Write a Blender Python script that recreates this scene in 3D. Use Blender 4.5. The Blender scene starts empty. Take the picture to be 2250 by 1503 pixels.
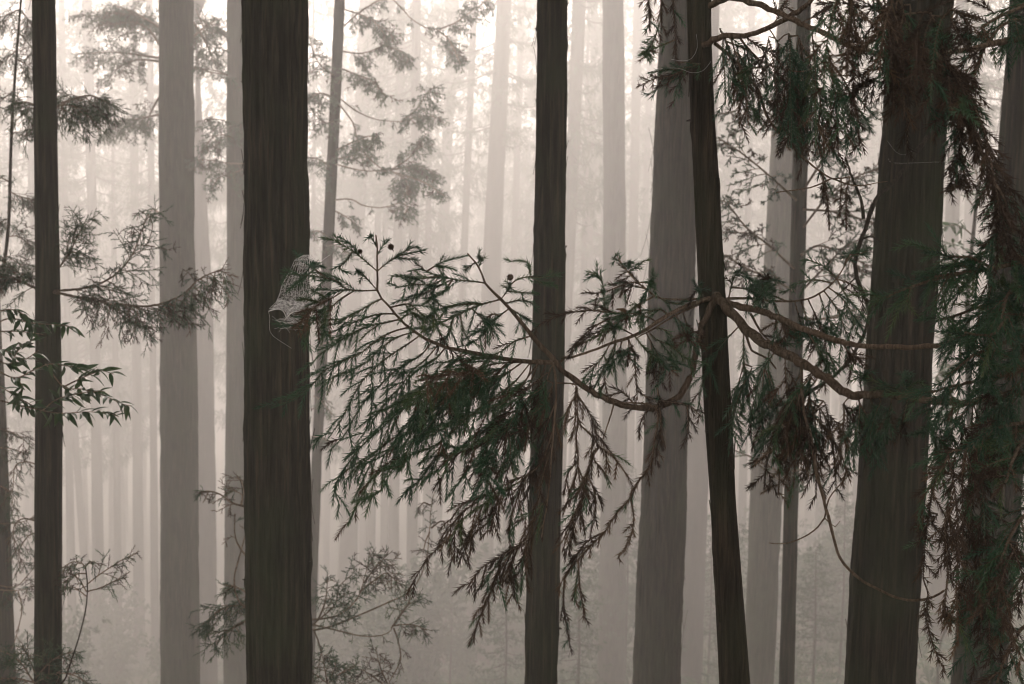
import bpy, math, random
import numpy as np
from mathutils import Vector, Matrix, noise as mnoise

sc = bpy.context.scene
COL = sc.collection
R = math.radians
rng = np.random.default_rng(7)
random.seed(7)

# ------------------------------------------------------------------ camera
CAMZ = 1.6
PITCH, ROLL, LENS = R(5.0), 0.012, 50.0
FPX = 2250 * LENS / 36.0
fwd = np.array([0, math.cos(PITCH), -math.sin(PITCH)])
rt0 = np.array([1.0, 0, 0])
up0 = np.array([0, math.sin(PITCH), math.cos(PITCH)])
rt = rt0 * math.cos(ROLL) + up0 * math.sin(ROLL)
up = up0 * math.cos(ROLL) - rt0 * math.sin(ROLL)
CAMP = np.array([0, 0, CAMZ])
cam = bpy.data.cameras.new('camera')
cam.lens = LENS
cam.sensor_width = 36
cam.clip_end = 1500
cam.clip_start = 0.05
cam.dof.use_dof = True
cam.dof.focus_distance = 3.6
cam.dof.aperture_fstop = 9.0
camo = bpy.data.objects.new('camera', cam)
COL.objects.link(camo)
m = Matrix(((rt[0], up[0], -fwd[0], CAMP[0]), (rt[1], up[1], -fwd[1], CAMP[1]),
            (rt[2], up[2], -fwd[2], CAMP[2]), (0, 0, 0, 1)))
camo.matrix_world = m
sc.camera = camo

# ------------------------------------------------------------------ sky, sun, exposure
SUN_EL, SUN_AZ = R(43), R(-8)
w = bpy.data.worlds.new('World')
sc.world = w
w.use_nodes = True
nt = w.node_tree
bg = nt.nodes['Background']
sky = nt.nodes.new('ShaderNodeTexSky')
sky.sky_type = 'NISHITA'
sky.sun_disc = False
sky.sun_elevation = SUN_EL
sky.sun_rotation = SUN_AZ
sky.air_density = 1.0
sky.dust_density = 6.0
sky.ozone_density = 0.6
hs = nt.nodes.new('ShaderNodeHueSaturation')
hs.inputs['Saturation'].default_value = 0.12     # overcast: the cloud layer greys the blue
tn = nt.nodes.new('ShaderNodeMix')
tn.data_type = 'RGBA'
tn.blend_type = 'MULTIPLY'
tn.inputs[0].default_value = 1.0
tn.inputs[7].default_value = (1.0, 0.888, 0.826, 1)
nt.links.new(sky.outputs[0], hs.inputs['Color'])
nt.links.new(hs.outputs[0], tn.inputs[6])
nt.links.new(tn.outputs[2], bg.inputs[0])
bg.inputs[1].default_value = 0.15
sl = bpy.data.lights.new('sun', 'SUN')
sl.energy = 1.2
sl.angle = R(25)
sl.color = (1.0, 0.95, 0.88)
so = bpy.data.objects.new('sun', sl)
COL.objects.link(so)
sd = Vector((math.sin(SUN_AZ) * math.cos(SUN_EL), math.cos(SUN_AZ) * math.cos(SUN_EL), math.sin(SUN_EL)))
so.rotation_euler = sd.to_track_quat('Z', 'Y').to_euler()
so.location = (0, 0, 60)

sc.view_settings.view_transform = 'Standard'
sc.view_settings.look = 'None'
sc.view_settings.gamma = 1.0
sc.view_settings.exposure = 1.38
sc.cycles.use_denoising = True
sc.cycles.filter_width = 1.1
sc.cycles.sample_clamp_indirect = 4.0
sc.cycles.max_bounces = 8
sc.cycles.volume_bounces = 3
sc.cycles.diffuse_bounces = 3
sc.cycles.glossy_bounces = 2
sc.cycles.transmission_bounces = 2
sc.cycles.transparent_max_bounces = 8
HAZE_DENSITY = 0.0108

# ------------------------------------------------------------------ helpers
def at(px, py, Y):
    Y = Y if Y < 13 else 13 + (Y - 13) * 2.0
    d = fwd + rt * ((px - 1125.0) / FPX) + up * ((751.5 - py) / FPX)
    return CAMP + d * (Y / d[1])

def ground_z(x, y):
    x = np.asarray(x, float); y = np.asarray(y, float)
    s = np.where(y < 34, -0.335 * y, -11.39 - 0.9 * (1 - np.exp(-(y - 34) / 14.0)) * 4.0)
    s = np.where(y < -4, 1.34 - 0.02 * (y + 4), s)
    s = s - 0.17 * np.clip(y - 42, 0, 90)
    b = 0.25 * np.sin(x * 0.31 + 1.3) * np.cos(y * 0.27) + 0.12 * np.sin(x * 0.83 + y * 0.71)
    return s + b * np.clip((np.abs(y) + np.abs(x)) / 8, 0, 1) + (0.035 + 0.10 * np.clip((y - 20) / 20, 0, 1) * (x > 0)) * np.clip(x, -40, 40) + np.where(x < 0, 0.10, 0.0) * np.clip(x, -30, 0) * np.clip((y - 12) / 25, 0, 1)

def tag(o, label=None, cat=None, group=None, kind=None):
    if label: o['label'] = label
    if cat: o['category'] = cat
    if group: o['group'] = group
    if kind: o['kind'] = kind
    return o

def empty(name, loc, label=None, cat=None, group=None):
    o = bpy.data.objects.new(name, None)
    o.empty_display_size = 0.2
    o.location = Vector(loc)
    COL.objects.link(o)
    return tag(o, label, cat, group)

def mesh_data(name, V, F, mats, mat_idx=None, smooth=False, tint=None):
    """V (n,3), F (m,3 or 4) arrays."""
    me = bpy.data.meshes.new(name)
    V = np.asarray(V, np.float32)
    F = np.asarray(F, np.int32)
    k = F.shape[1]
    me.vertices.add(len(V)); me.vertices.foreach_set('co', V.ravel())
    me.loops.add(F.size); me.loops.foreach_set('vertex_index', F.ravel())
    me.polygons.add(len(F))
    me.polygons.foreach_set('loop_start', np.arange(0, F.size, k, dtype=np.int32))
    if mat_idx is not None:
        me.polygons.foreach_set('material_index', np.asarray(mat_idx, np.int32))
    me.polygons.foreach_set('use_smooth', np.full(len(F), smooth))
    for mt in (mats if isinstance(mats, (list, tuple)) else [mats]):
        me.materials.append(mt)
    if tint is not None:
        a = me.attributes.new('tint', 'FLOAT', 'POINT')
        a.data.foreach_set('value', np.asarray(tint, np.float32))
    me.update(calc_edges=True)
    return me

def part(name, me, parent, origin=None):
    o = bpy.data.objects.new(name, me)
    COL.objects.link(o)
    if parent is not None:
        o.parent = parent
    return o

def norm(v):
    v = np.asarray(v, float)
    n = np.linalg.norm(v, axis=-1, keepdims=True)
    return v / np.maximum(n, 1e-9)

def spline(pts, step):
    """Catmull-Rom through pts, about `step` apart."""
    P = [np.asarray(p, float) for p in pts]
    if len(P) == 2:
        n = max(2, int(np.linalg.norm(P[1] - P[0]) / step) + 1)
        return np.array([P[0] + (P[1] - P[0]) * t for t in np.linspace(0, 1, n)])
    E = [2 * P[0] - P[1]] + P + [2 * P[-1] - P[-2]]
    out = []
    for i in range(1, len(E) - 2):
        a, b, c, d = E[i - 1], E[i], E[i + 1], E[i + 2]
        n = max(1, int(np.linalg.norm(c - b) / step))
        for j in range(n):
            t = j / n
            out.append(0.5 * ((2 * b) + (c - a) * t + (2 * a - 5 * b + 4 * c - d) * t * t + (3 * b - a - 3 * c + d) * t ** 3))
    out.append(P[-1])
    return np.array(out)

class MB:
    """collects triangles/quads (as triangles)"""
    def __init__(s):
        s.V = []; s.F = []; s.M = []; s.T = []; s.n = 0
    def add(s, V, F, mi=0, tint=0.0):
        V = np.asarray(V, float); F = np.asarray(F, int)
        if F.shape[1] == 4:
            F = np.concatenate([F[:, [0, 1, 2]], F[:, [0, 2, 3]]])
        s.V.append(V); s.F.append(F + s.n); s.M.append(np.full(len(F), mi))
        s.T.append(np.broadcast_to(np.asarray(tint, float), (len(V),)).copy()); s.n += len(V)
    def tube(s, pts, r0, r1, sides=6, mi=0, tint=0.0, knob=0.0):
        P = np.asarray(pts, float)
        n = len(P)
        T = norm(np.gradient(P, axis=0))
        ref = np.array([0.31, 0.17, 0.93]) if abs(T[0][2]) < 0.9 else np.array([1.0, 0.2, 0.1])
        U = norm(np.cross(T, ref)); W = np.cross(T, U)
        r = np.linspace(r0, r1, n)
        if knob: r = r * (1 + knob * rng.normal(0, 1, n))
        a = np.linspace(0, 2 * math.pi, sides, endpoint=False)
        V = P[:, None] + r[:, None, None] * (np.cos(a)[None, :, None] * U[:, None] + np.sin(a)[None, :, None] * W[:, None])
        V = V.reshape(-1, 3)
        i, j = np.meshgrid(np.arange(n - 1), np.arange(sides), indexing='ij')
        j2 = (j + 1) % sides
        F = np.stack([i * sides + j, i * sides + j2, (i + 1) * sides + j2, (i + 1) * sides + j], -1).reshape(-1, 4)
        tip = len(V)
        V = np.vstack([V, P[-1] + T[-1] * r[-1]])
        Fc = np.stack([np.arange(sides) + (n - 1) * sides, (np.arange(sides) + 1) % sides + (n - 1) * sides, np.full(sides, tip)], -1)
        s.add(V, np.concatenate([F[:, [0, 1, 2]], F[:, [0, 2, 3]], Fc]), mi, tint)
    def data(s, name, mats, origin=(0, 0, 0), smooth=False):
        if not s.V: return None
        return mesh_data(name, np.concatenate(s.V) - np.asarray(origin), np.concatenate(s.F), mats, np.concatenate(s.M), smooth, np.concatenate(s.T))

# ------------------------------------------------------------------ materials
def new_mat(name):
    mt = bpy.data.materials.new(name)
    mt.use_nodes = True
    t = mt.node_tree
    return mt, t, t.nodes['Principled BSDF']

def ramp(t, stops):
    r = t.nodes.new('ShaderNodeValToRGB')
    e = r.color_ramp.elements
    while len(e) < len(stops): e.new(0.5)
    for k, (p, c) in enumerate(stops):
        e[k].position = p; e[k].color = (*c, 1)
    return r

def bark_mat(name, c0, c1, c2, moss=(0.03, 0.04, 0.02), sc_=1.0, moss_amt=0.5):
    mt, t, b = new_mat(name)
    tc = t.nodes.new('ShaderNodeTexCoord')
    mp = t.nodes.new('ShaderNodeMapping'); mp.inputs['Scale'].default_value = (46 * sc_, 46 * sc_, 2.2 * sc_)
    n1 = t.nodes.new('ShaderNodeTexNoise'); n1.inputs['Scale'].default_value = 1; n1.inputs['Detail'].default_value = 5; n1.inputs['Roughness'].default_value = 0.65
    r1 = ramp(t, [(0.3, c0), (0.5, c1), (0.72, c2)])
    n2 = t.nodes.new('ShaderNodeTexNoise'); n2.inputs['Scale'].default_value = 2.3; n2.inputs['Detail'].default_value = 4
    r2 = ramp(t, [(0.45, (0, 0, 0)), (0.7, (moss_amt,) * 3)])
    mx = t.nodes.new('ShaderNodeMix'); mx.data_type = 'RGBA'; mx.inputs[7].default_value = (*moss, 1)
    oi = t.nodes.new('ShaderNodeObjectInfo')
    hv = t.nodes.new('ShaderNodeHueSaturation')
    mr = t.nodes.new('ShaderNodeMapRange'); mr.inputs[3].default_value = 0.8; mr.inputs[4].default_value = 1.2
    bp = t.nodes.new('ShaderNodeBump'); bp.inputs['Strength'].default_value = 1.0; bp.inputs['Distance'].default_value = 0.02
    L = t.links.new
    L(tc.outputs['Object'], mp.inputs[0]); L(mp.outputs[0], n1.inputs['Vector']); L(n1.outputs[0], r1.inputs[0])
    L(tc.outputs['Object'], n2.inputs['Vector']); L(n2.outputs[0], r2.inputs[0])
    L(r2.outputs[0], mx.inputs[0]); L(r1.outputs[0], mx.inputs[6])
    L(oi.outputs['Random'], mr.inputs[0]); L(mr.outputs[0], hv.inputs['Value']); L(mx.outputs[2], hv.inputs['Color'])
    L(hv.outputs[0], b.inputs['Base Color']); L(n1.outputs[0], bp.inputs['Height']); L(bp.outputs[0], b.inputs['Normal'])
    b.inputs['Roughness'].default_value = 0.85
    b.inputs['Specular IOR Level'].default_value = 0.25
    return mt

def leaf_mat(name, stops, rough=0.6, trans=0.0, spec=0.3):
    mt, t, b = new_mat(name)
    at_ = t.nodes.new('ShaderNodeAttribute'); at_.attribute_name = 'tint'
    r = ramp(t, stops)
    t.links.new(at_.outputs['Fac'], r.inputs[0])
    t.links.new(r.outputs[0], b.inputs['Base Color'])
    b.inputs['Roughness'].default_value = rough
    b.inputs['Specular IOR Level'].default_value = spec
    if trans:
        tb = t.nodes.new('ShaderNodeBsdfTranslucent'); ms = t.nodes.new('ShaderNodeMixShader'); ms.inputs[0].default_value = trans
        t.links.new(r.outputs[0], tb.inputs[0]); t.links.new(b.outputs[0], ms.inputs[1]); t.links.new(tb.outputs[0], ms.inputs[2])
        t.links.new(ms.outputs[0], t.nodes['Material Output'].inputs[0])
    return mt

M = {}
M['bark'] = bark_mat('cedar_bark', (0.006, 0.006, 0.0045), (0.036, 0.034, 0.023), (0.12, 0.095, 0.062), (0.048, 0.066, 0.030), 1.0, 0.85)
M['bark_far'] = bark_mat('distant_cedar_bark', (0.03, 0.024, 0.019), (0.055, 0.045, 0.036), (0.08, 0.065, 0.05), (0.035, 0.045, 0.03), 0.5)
M['bark_young'] = bark_mat('young_bark', (0.012, 0.010, 0.007), (0.045, 0.037, 0.026), (0.11, 0.083, 0.056), (0.042, 0.052, 0.028), 2.0, 0.7)
M['twig'] = bark_mat('branch_bark', (0.09, 0.063, 0.045), (0.22, 0.16, 0.11), (0.36, 0.275, 0.2), (0.09, 0.1, 0.06), 3.0, 0.3)
M['needle'] = leaf_mat('cedar_needle', [(0.0, (0.022, 0.072, 0.039)), (0.45, (0.038, 0.112, 0.053)), (0.8, (0.062, 0.138, 0.058)), (1.0, (0.1, 0.14, 0.05))], 0.42, 0.15, 0.45)
M['dead'] = leaf_mat('dead_needle', [(0.0, (0.035, 0.025, 0.018)), (0.55, (0.075, 0.050, 0.034)), (1.0, (0.165, 0.11, 0.065))], 0.8, 0.1)
M['crown'] = leaf_mat('crown_foliage', [(0.0, (0.02, 0.05, 0.028)), (0.5, (0.04, 0.09, 0.045)), (1.0, (0.08, 0.12, 0.05))], 0.7, 0.2)
M['broad'] = leaf_mat('broad_leaf', [(0.0, (0.03, 0.075, 0.03)), (0.5, (0.05, 0.11, 0.04)), (1.0, (0.08, 0.12, 0.045))], 0.3, 0.35, 0.5)
M['stem'] = leaf_mat('shoot_stem', [(0, (0.035, 0.03, 0.018)), (1, (0.07, 0.045, 0.028))], 0.8)
mt, t, b = new_mat('forest_floor')
tc = t.nodes.new('ShaderNodeTexCoord')
n1 = t.nodes.new('ShaderNodeTexNoise'); n1.inputs['Scale'].default_value = 0.8; n1.inputs['Detail'].default_value = 8
r1 = ramp(t, [(0.35, (0.03, 0.022, 0.014)), (0.5, (0.05, 0.042, 0.024)), (0.68, (0.045, 0.062, 0.028))])
t.links.new(tc.outputs['Object'], n1.inputs['Vector']); t.links.new(n1.outputs[0], r1.inputs[0]); t.links.new(r1.outputs[0], b.inputs['Base Color'])
b.inputs['Roughness'].default_value = 0.95
M['floor'] = mt
# ------------------------------------------------------------------ ground
nx, ny = 150, 170
gx = np.linspace(-150, 150, nx); gy = np.linspace(-45, 230, ny)
X, Yg = np.meshgrid(gx, gy, indexing='ij')
Z = ground_z(X, Yg)
V = np.stack([X, Yg, Z], -1).reshape(-1, 3)
i, j = np.meshgrid(np.arange(nx - 1), np.arange(ny - 1), indexing='ij')
F = np.stack([i * ny + j, (i + 1) * ny + j, (i + 1) * ny + j + 1, i * ny + j + 1], -1).reshape(-1, 4)
go = part('ground', mesh_data('ground', V, F, M['floor'], smooth=True), None)
tag(go, kind='structure')

# ------------------------------------------------------------------ trunks
def lattice(a, z, na, dz, seed):
    """smooth value noise, periodic in angle a (0..1) with na cells, z cells of dz"""
    r_ = np.random.default_rng(seed)
    zmin = z.min()
    nz = int((z.max() - zmin) / dz) + 3
    G = r_.random((na, nz))
    fa = (a % 1.0) * na; ia = np.floor(fa).astype(int); ta = fa - ia; ta = ta * ta * (3 - 2 * ta)
    fz = (z - zmin) / dz; iz = np.floor(fz).astype(int); tz = fz - iz; tz = tz * tz * (3 - 2 * tz)
    i0 = ia % na; i1 = (ia + 1) % na
    return (G[i0, iz] * (1 - ta) + G[i1, iz] * ta) * (1 - tz) + (G[i0, iz + 1] * (1 - ta) + G[i1, iz + 1] * ta) * tz - 0.5

def trunk_mesh(name, C, rad, base, mat, sides, dz, seed, ridge=1.0, knots=(), view=None):
    """C: axis points (world), rad: radius at each; resampled to rings every dz"""
    zz = C[:, 2]
    o = np.argsort(zz); C = C[o]; rad = np.asarray(rad)[o]; zz = zz[o]
    if view is None or dz > 0.2:
        z = np.arange(zz[0], zz[-1], dz)
    else:
        lo, hi = max(zz[0] + 0.01, view[0] - 0.3), min(zz[-1] - 0.01, view[1] + 0.3)
        z = np.concatenate([np.arange(zz[0], lo, dz * 10), np.arange(lo, hi, dz), np.arange(hi, zz[-1], dz * 10), [zz[-1]]])
    cx = np.interp(z, zz, C[:, 0]); cy = np.interp(z, zz, C[:, 1]); r = np.interp(z, zz, rad)
    a = np.linspace(0, 1, sides, endpoint=False)
    A, Zm = np.meshgrid(a, z)
    rr = np.repeat(r[:, None], sides, 1)
    def rid(n_, dz_, k_):
        return 0.5 - np.abs(lattice(A + 0.012 * np.sin(Zm * 2.3 + k_), Zm, n_, dz_, seed + k_)) * 2
    d = 0.06 * lattice(A, Zm, 5, 1.1, seed) + 0.03 * lattice(A, Zm, 9, 0.35, seed + 9)
    d += 0.05 * ridge * rid(17, 0.9, 1)
    if sides > 30: d += 0.06 * ridge * rid(33, 0.5, 2)
    if sides > 90: d += 0.055 * ridge * rid(57, 0.30, 3) + 0.03 * ridge * lattice(A, Zm, 83, 0.07, seed + 4)
    for (ka, kz, ks, kh) in knots:
        da = np.minimum(np.abs(A - ka), 1 - np.abs(A - ka)) * 2 * math.pi * rr
        d += kh * np.exp(-(da / ks) ** 2 - ((Zm - kz) / (ks * 1.5)) ** 2)
    rr = rr * (1 + d)
    ang = A * 2 * math.pi
    V = np.stack([cx[:, None] + rr * np.cos(ang), cy[:, None] + rr * np.sin(ang), Zm], -1).reshape(-1, 3) - base
    n = len(z)
    i, j = np.meshgrid(np.arange(n - 1), np.arange(sides), indexing='ij')
    j2 = (j + 1) % sides
    F = np.stack([i * sides + j, i * sides + j2, (i + 1) * sides + j2, (i + 1) * sides + j], -1).reshape(-1, 4)
    return mesh_data(name, V, F, mat, smooth=True)

def fan_blades(P, D, n, ln, wd, spread, droop, r_):
    """for each point P with direction D: n narrow blades fanned out.  -> V (k,3), F, per-vertex tint"""
    k = len(P)
    d = norm(np.repeat(D, n, 0) + r_.normal(0, spread, (k * n, 3)) + np.array([0, 0, -droop]))
    p = np.repeat(P, n, 0) + r_.normal(0, ln * 0.18, (k * n, 3))
    l = ln * r_.uniform(0.55, 1.25, (k * n, 1))
    s = norm(np.cross(d, r_.normal(0, 1, (k * n, 3)))) * wd * r_.uniform(0.6, 1.2, (k * n, 1))
    tip = p + d * l + np.array([0, 0, -0.25]) * l * droop
    mid = p + d * l * 0.45
    V = np.stack([p, mid + s, tip, mid - s], 1).reshape(-1, 3)
    F = np.arange(k * n * 4).reshape(-1, 4)
    t = np.repeat(np.repeat(r_.random(k), n) * 0.7 + r_.random(k * n) * 0.3, 4)
    return V, F, t

def crown_data(name, H, rmax, nb, seed, blades=9, ln=0.24, wd=0.019, mat='crown'):
    """crown from z=0 to H, conical and ragged"""
    r_ = np.random.default_rng(seed)
    Ps, Ds = [], []
    mb = MB()
    for k in range(nb):
        h = H * (r_.random() ** 0.85)
        f = h / H
        L = rmax * (1 - f) ** 0.7 * r_.uniform(0.45, 1.1) * (0.55 + 0.45 * min(1, f / 0.15)) + 0.25
        az = r_.random() * 2 * math.pi
        o = np.array([math.cos(az), math.sin(az), 0])
        n = max(3, int(L / 0.17))
        u = np.linspace(0.12, 1, n)
        dr = r_.uniform(0.15, 0.45)
        ax = o * (u * L)[:, None] + np.array([0, 0, 1]) * (h - dr * L * u + 0.28 * L * u ** 3)[:, None]
        mb.tube(np.vstack([[0, 0, h], ax]), 0.012 + 0.008 * L, 0.006, 3, 1)
        side = np.cross(o, [0, 0, 1])
        off = (r_.normal(0, 0.22, n) * L * np.sin(u * 2.6))[:, None] * side + r_.normal(0, 0.06, (n, 3))
        m_ = u > 0.3
        Ps.append((ax + off)[m_]); Ds.append((o * 0.8 + side * np.sign(r_.normal(0, 1, n))[:, None] * 0.5)[m_])
    V, F, t_ = fan_blades(np.concatenate(Ps), np.concatenate(Ds), blades, ln, wd, 0.45, 0.55, r_)
    mb.add(V, F, 0, t_)
    return mb.data(name, [M[mat], M['bark_far']])

NC = [crown_data('crown', 12, 3.4, 230, 500 + k, blades=11, ln=0.36, wd=0.04) for k in range(2)]
CROWNS = [crown_data('crown', 11, 2.7, 150, 100 + k) for k in range(4)]

def tree_axis(edges, Y, height, flare=0.25):
    """edges: [(py, xl, xr), ...] in photo pixels at forward distance Y -> axis points down to the ground and up to `height`"""
    C, r = [], []
    for (py, xl, xr) in edges:
        a, b_ = at(xl, py, Y), at(xr, py, Y)
        C.append((a + b_) / 2); r.append(np.linalg.norm(b_ - a) / 2)
    C = np.array(C); r = np.array(r)
    o = np.argsort(C[:, 2]); C = C[o]; r = r[o]
    dlo = (C[-1] - C[0]) / (C[-1][2] - C[0][2])
    taper = (r[-1] - r[0]) / (C[-1][2] - C[0][2])
    gz = float(ground_z(C[0][0], C[0][1])) - 0.15
    low = []; lr = []
    h0 = C[0][2] - gz
    for f in (1.0, 0.93, 0.8, 0.5):
        p = C[0] - dlo * h0 * f * 1.0
        low.append(p); lr.append(max(r[0] - taper * h0 * f * 0.6, r[0]) * (1 + flare * max(0, (f - 0.75) / 0.25) ** 2))
    top = gz + height
    tp = []; tr = []
    h1 = top - C[-1][2]
    for f in (0.25, 0.5, 0.75, 1.0):
        p = C[-1] + np.array([dlo[0] * h1 * f * (1 - 0.4 * f), 0, h1 * f])
        tp.append(p); tr.append(max(0.012, r[-1] * (1 - 0.93 * f)))
    C = np.vstack([low, C, tp]); rr = np.concatenate([lr, r, tr])
    base = np.array([C[0][0], C[0][1], gz + 0.15])
    return C, rr, base

TREES = {}
def cedar(key, edges, Y, height, label, group=None, sides=40, dz=0.05, mat='bark', crown_z=None, ridge=1.0, knots=(), name='cedar_tree', crown=True, crown_r=1.0):
    C, r, base = tree_axis(edges, Y, height)
    root = empty(name, base, label, 'tree', group)
    dz = max(dz, Y * 0.0026)
    seed = abs(hash(str(edges))) % 9999 if False else int(sum(e[0] * 3 + e[1] * 7 + e[2] for e in edges) + Y * 10) % 9973
    part('trunk', trunk_mesh('trunk', C, r, base, M[mat], sides, dz, seed, ridge, [(ka, at(0, kpy, Y)[2], ks, kh) for (ka, kpy, ks, kh) in knots], (at(1125, 1560, Y)[2], at(1125, -60, Y)[2])), root)
    if crown:
        # crown starts above the top of the view unless given
        zt = at(1125, -60, Y)[2] + (1.9 if Y < 17.5 else 0.5) if crown_z is None else crown_z
        zt = max(zt, base[2] + height * 0.35)
        top = base[2] + height
        if top - zt < 4: top = zt + 4
        dense = Y < 17.5  # nearer trees get thicker out-of-view crowns, to shade the mist in front
        c = part('crown', NC[seed % 2] if dense else CROWNS[seed % 4], root)
        ax = np.interp(zt, C[:, 2], C[:, 0]); ay = np.interp(zt, C[:, 2], C[:, 1])
        c.location = Vector((ax, ay, zt)) - Vector(base)
        crown_r *= 1.3 if Y < 12 and name == 'cedar_tree' else 1.0  # nearest crowns widened above the view for more shade below
        c.scale = (crown_r, crown_r, (top - zt) / (12.0 if dense else 11.0))
        c.rotation_euler = (0, 0, (seed % 628) / 100)
    TREES[key] = (root, base, C, r, Y)
    return root

cedar('slim_left', [(0, 72, 120), (500, 78, 128), (900, 80, 135), (1503, 77, 134)], 8.5, 15, 'slim dark cedar trunk at far left behind the broadleaf twig', sides=64, dz=0.02)
cedar('mist_left', [(0, 350, 424), (500, 352, 427), (1000, 353, 434), (1503, 355, 437)], 18.5, 22, 'straight grey-brown cedar trunk left of the thick dark trunk, needle spray across it', sides=72, dz=0.03)
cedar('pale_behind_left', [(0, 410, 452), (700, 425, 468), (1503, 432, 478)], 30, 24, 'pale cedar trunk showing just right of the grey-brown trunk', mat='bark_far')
cedar('half_hidden', [(0, 500, 560), (700, 499, 558), (1503, 492, 556)], 21, 24, 'greyish cedar trunk half hidden behind the left edge of the thick dark trunk', mat='bark')
cedar('thick_dark', [(0, 535, 671), (400, 538, 674), (800, 541, 678), (1503, 543, 680)], 6.9, 17, 'thick dark furrowed cedar trunk with the spider web in front of it', sides=220, dz=0.014, ridge=1.15,
      knots=[(0.5, 185, 0.02, 0.07), (0.48, 430, 0.02, 0.045), (0.5, 1275, 0.022, 0.06), (0.02, 1230, 0.02, 0.04)])
cedar('thin_leaning', [(0, 735, 758), (250, 724, 747), (500, 711, 735), (1000, 685, 707), (1503, 660, 690)], 18, 20, 'thin leaning cedar with hanging grey-green sprays right of the thick dark trunk', sides=32, crown_r=0.7)
cedar('dark_centre', [(0, 1182, 1245), (300, 1179, 1243), (500, 1174, 1241), (750, 1171, 1239), (1000, 1166, 1233), (1250, 1157, 1229), (1503, 1153, 1224)], 7.9, 17, 'dark straight cedar trunk in the centre crossed by the near needle bough', sides=96, dz=0.016,
      knots=[(0.52, 65, 0.015, 0.07), (0.98, 85, 0.015, 0.06), (0.0, 545, 0.015, 0.08), (0.5, 490, 0.02, 0.06), (0.5, 1345, 0.02, 0.07), (0.0, 1380, 0.02, 0.07)])
cedar('grey_centre', [(0, 1324, 1369), (400, 1326, 1374), (900, 1326, 1378), (1503, 1312, 1374)], 27, 24, 'grey cedar trunk between the dark central trunk and the broad brown trunk', sides=60, knots=[(0.0, 45, 0.05, 0.07), (0.0, 290, 0.04, 0.06), (0.5, 440, 0.05, 0.07)])
cedar('broad_brown', [(0, 1455, 1540), (300, 1441, 1532), (600, 1428, 1524), (900, 1420, 1514), (1200, 1406, 1502), (1503, 1393, 1492)], 13.6, 21, 'broad brown cedar trunk with flaking bark left of the slanting young trunk', sides=110, dz=0.02, ridge=1.2)
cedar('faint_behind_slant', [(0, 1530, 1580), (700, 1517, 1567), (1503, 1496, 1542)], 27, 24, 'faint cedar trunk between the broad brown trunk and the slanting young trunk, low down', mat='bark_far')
cedar('green_grey', [(0, 1712, 1778), (500, 1685, 1752), (1000, 1652, 1722), (1503, 1634, 1699)], 18.5, 23, 'green-grey cedar trunk directly left of a thin straight trunk', sides=64)
cedar('thin_straight', [(0, 1752, 1782), (500, 1738, 1771), (1000, 1726, 1756), (1503, 1712, 1745)], 13, 20, 'thin straight cedar trunk close to the right side of the green-grey trunk', sides=40, crown_r=0.7)
cedar('big_right', [(0, 1955, 2090), (300, 1944, 2074), (750, 1908, 2048), (1100, 1886, 2026), (1503, 1861, 2004)], 6.4, 17, 'big dark leaning cedar trunk on the right under the hanging brown needles', sides=220, dz=0.014, ridge=1.1,
      knots=[(0.5, 470, 0.02, 0.05), (0.5, 1190, 0.02, 0.04)])
cedar('right_edge', [(0, 2222, 2330), (500, 2185, 2292), (1000, 2140, 2248), (1503, 2094, 2205)], 10.5, 19, 'leaning cedar trunk at the right edge behind dark green sprays', sides=90, dz=0.02)
cedar('left_edge', [(0, -95, -40), (850, -62, 8), (1503, -40, 33)], 14, 20, 'cedar trunk cut by the left edge, its lower part in view', sides=64)
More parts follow.
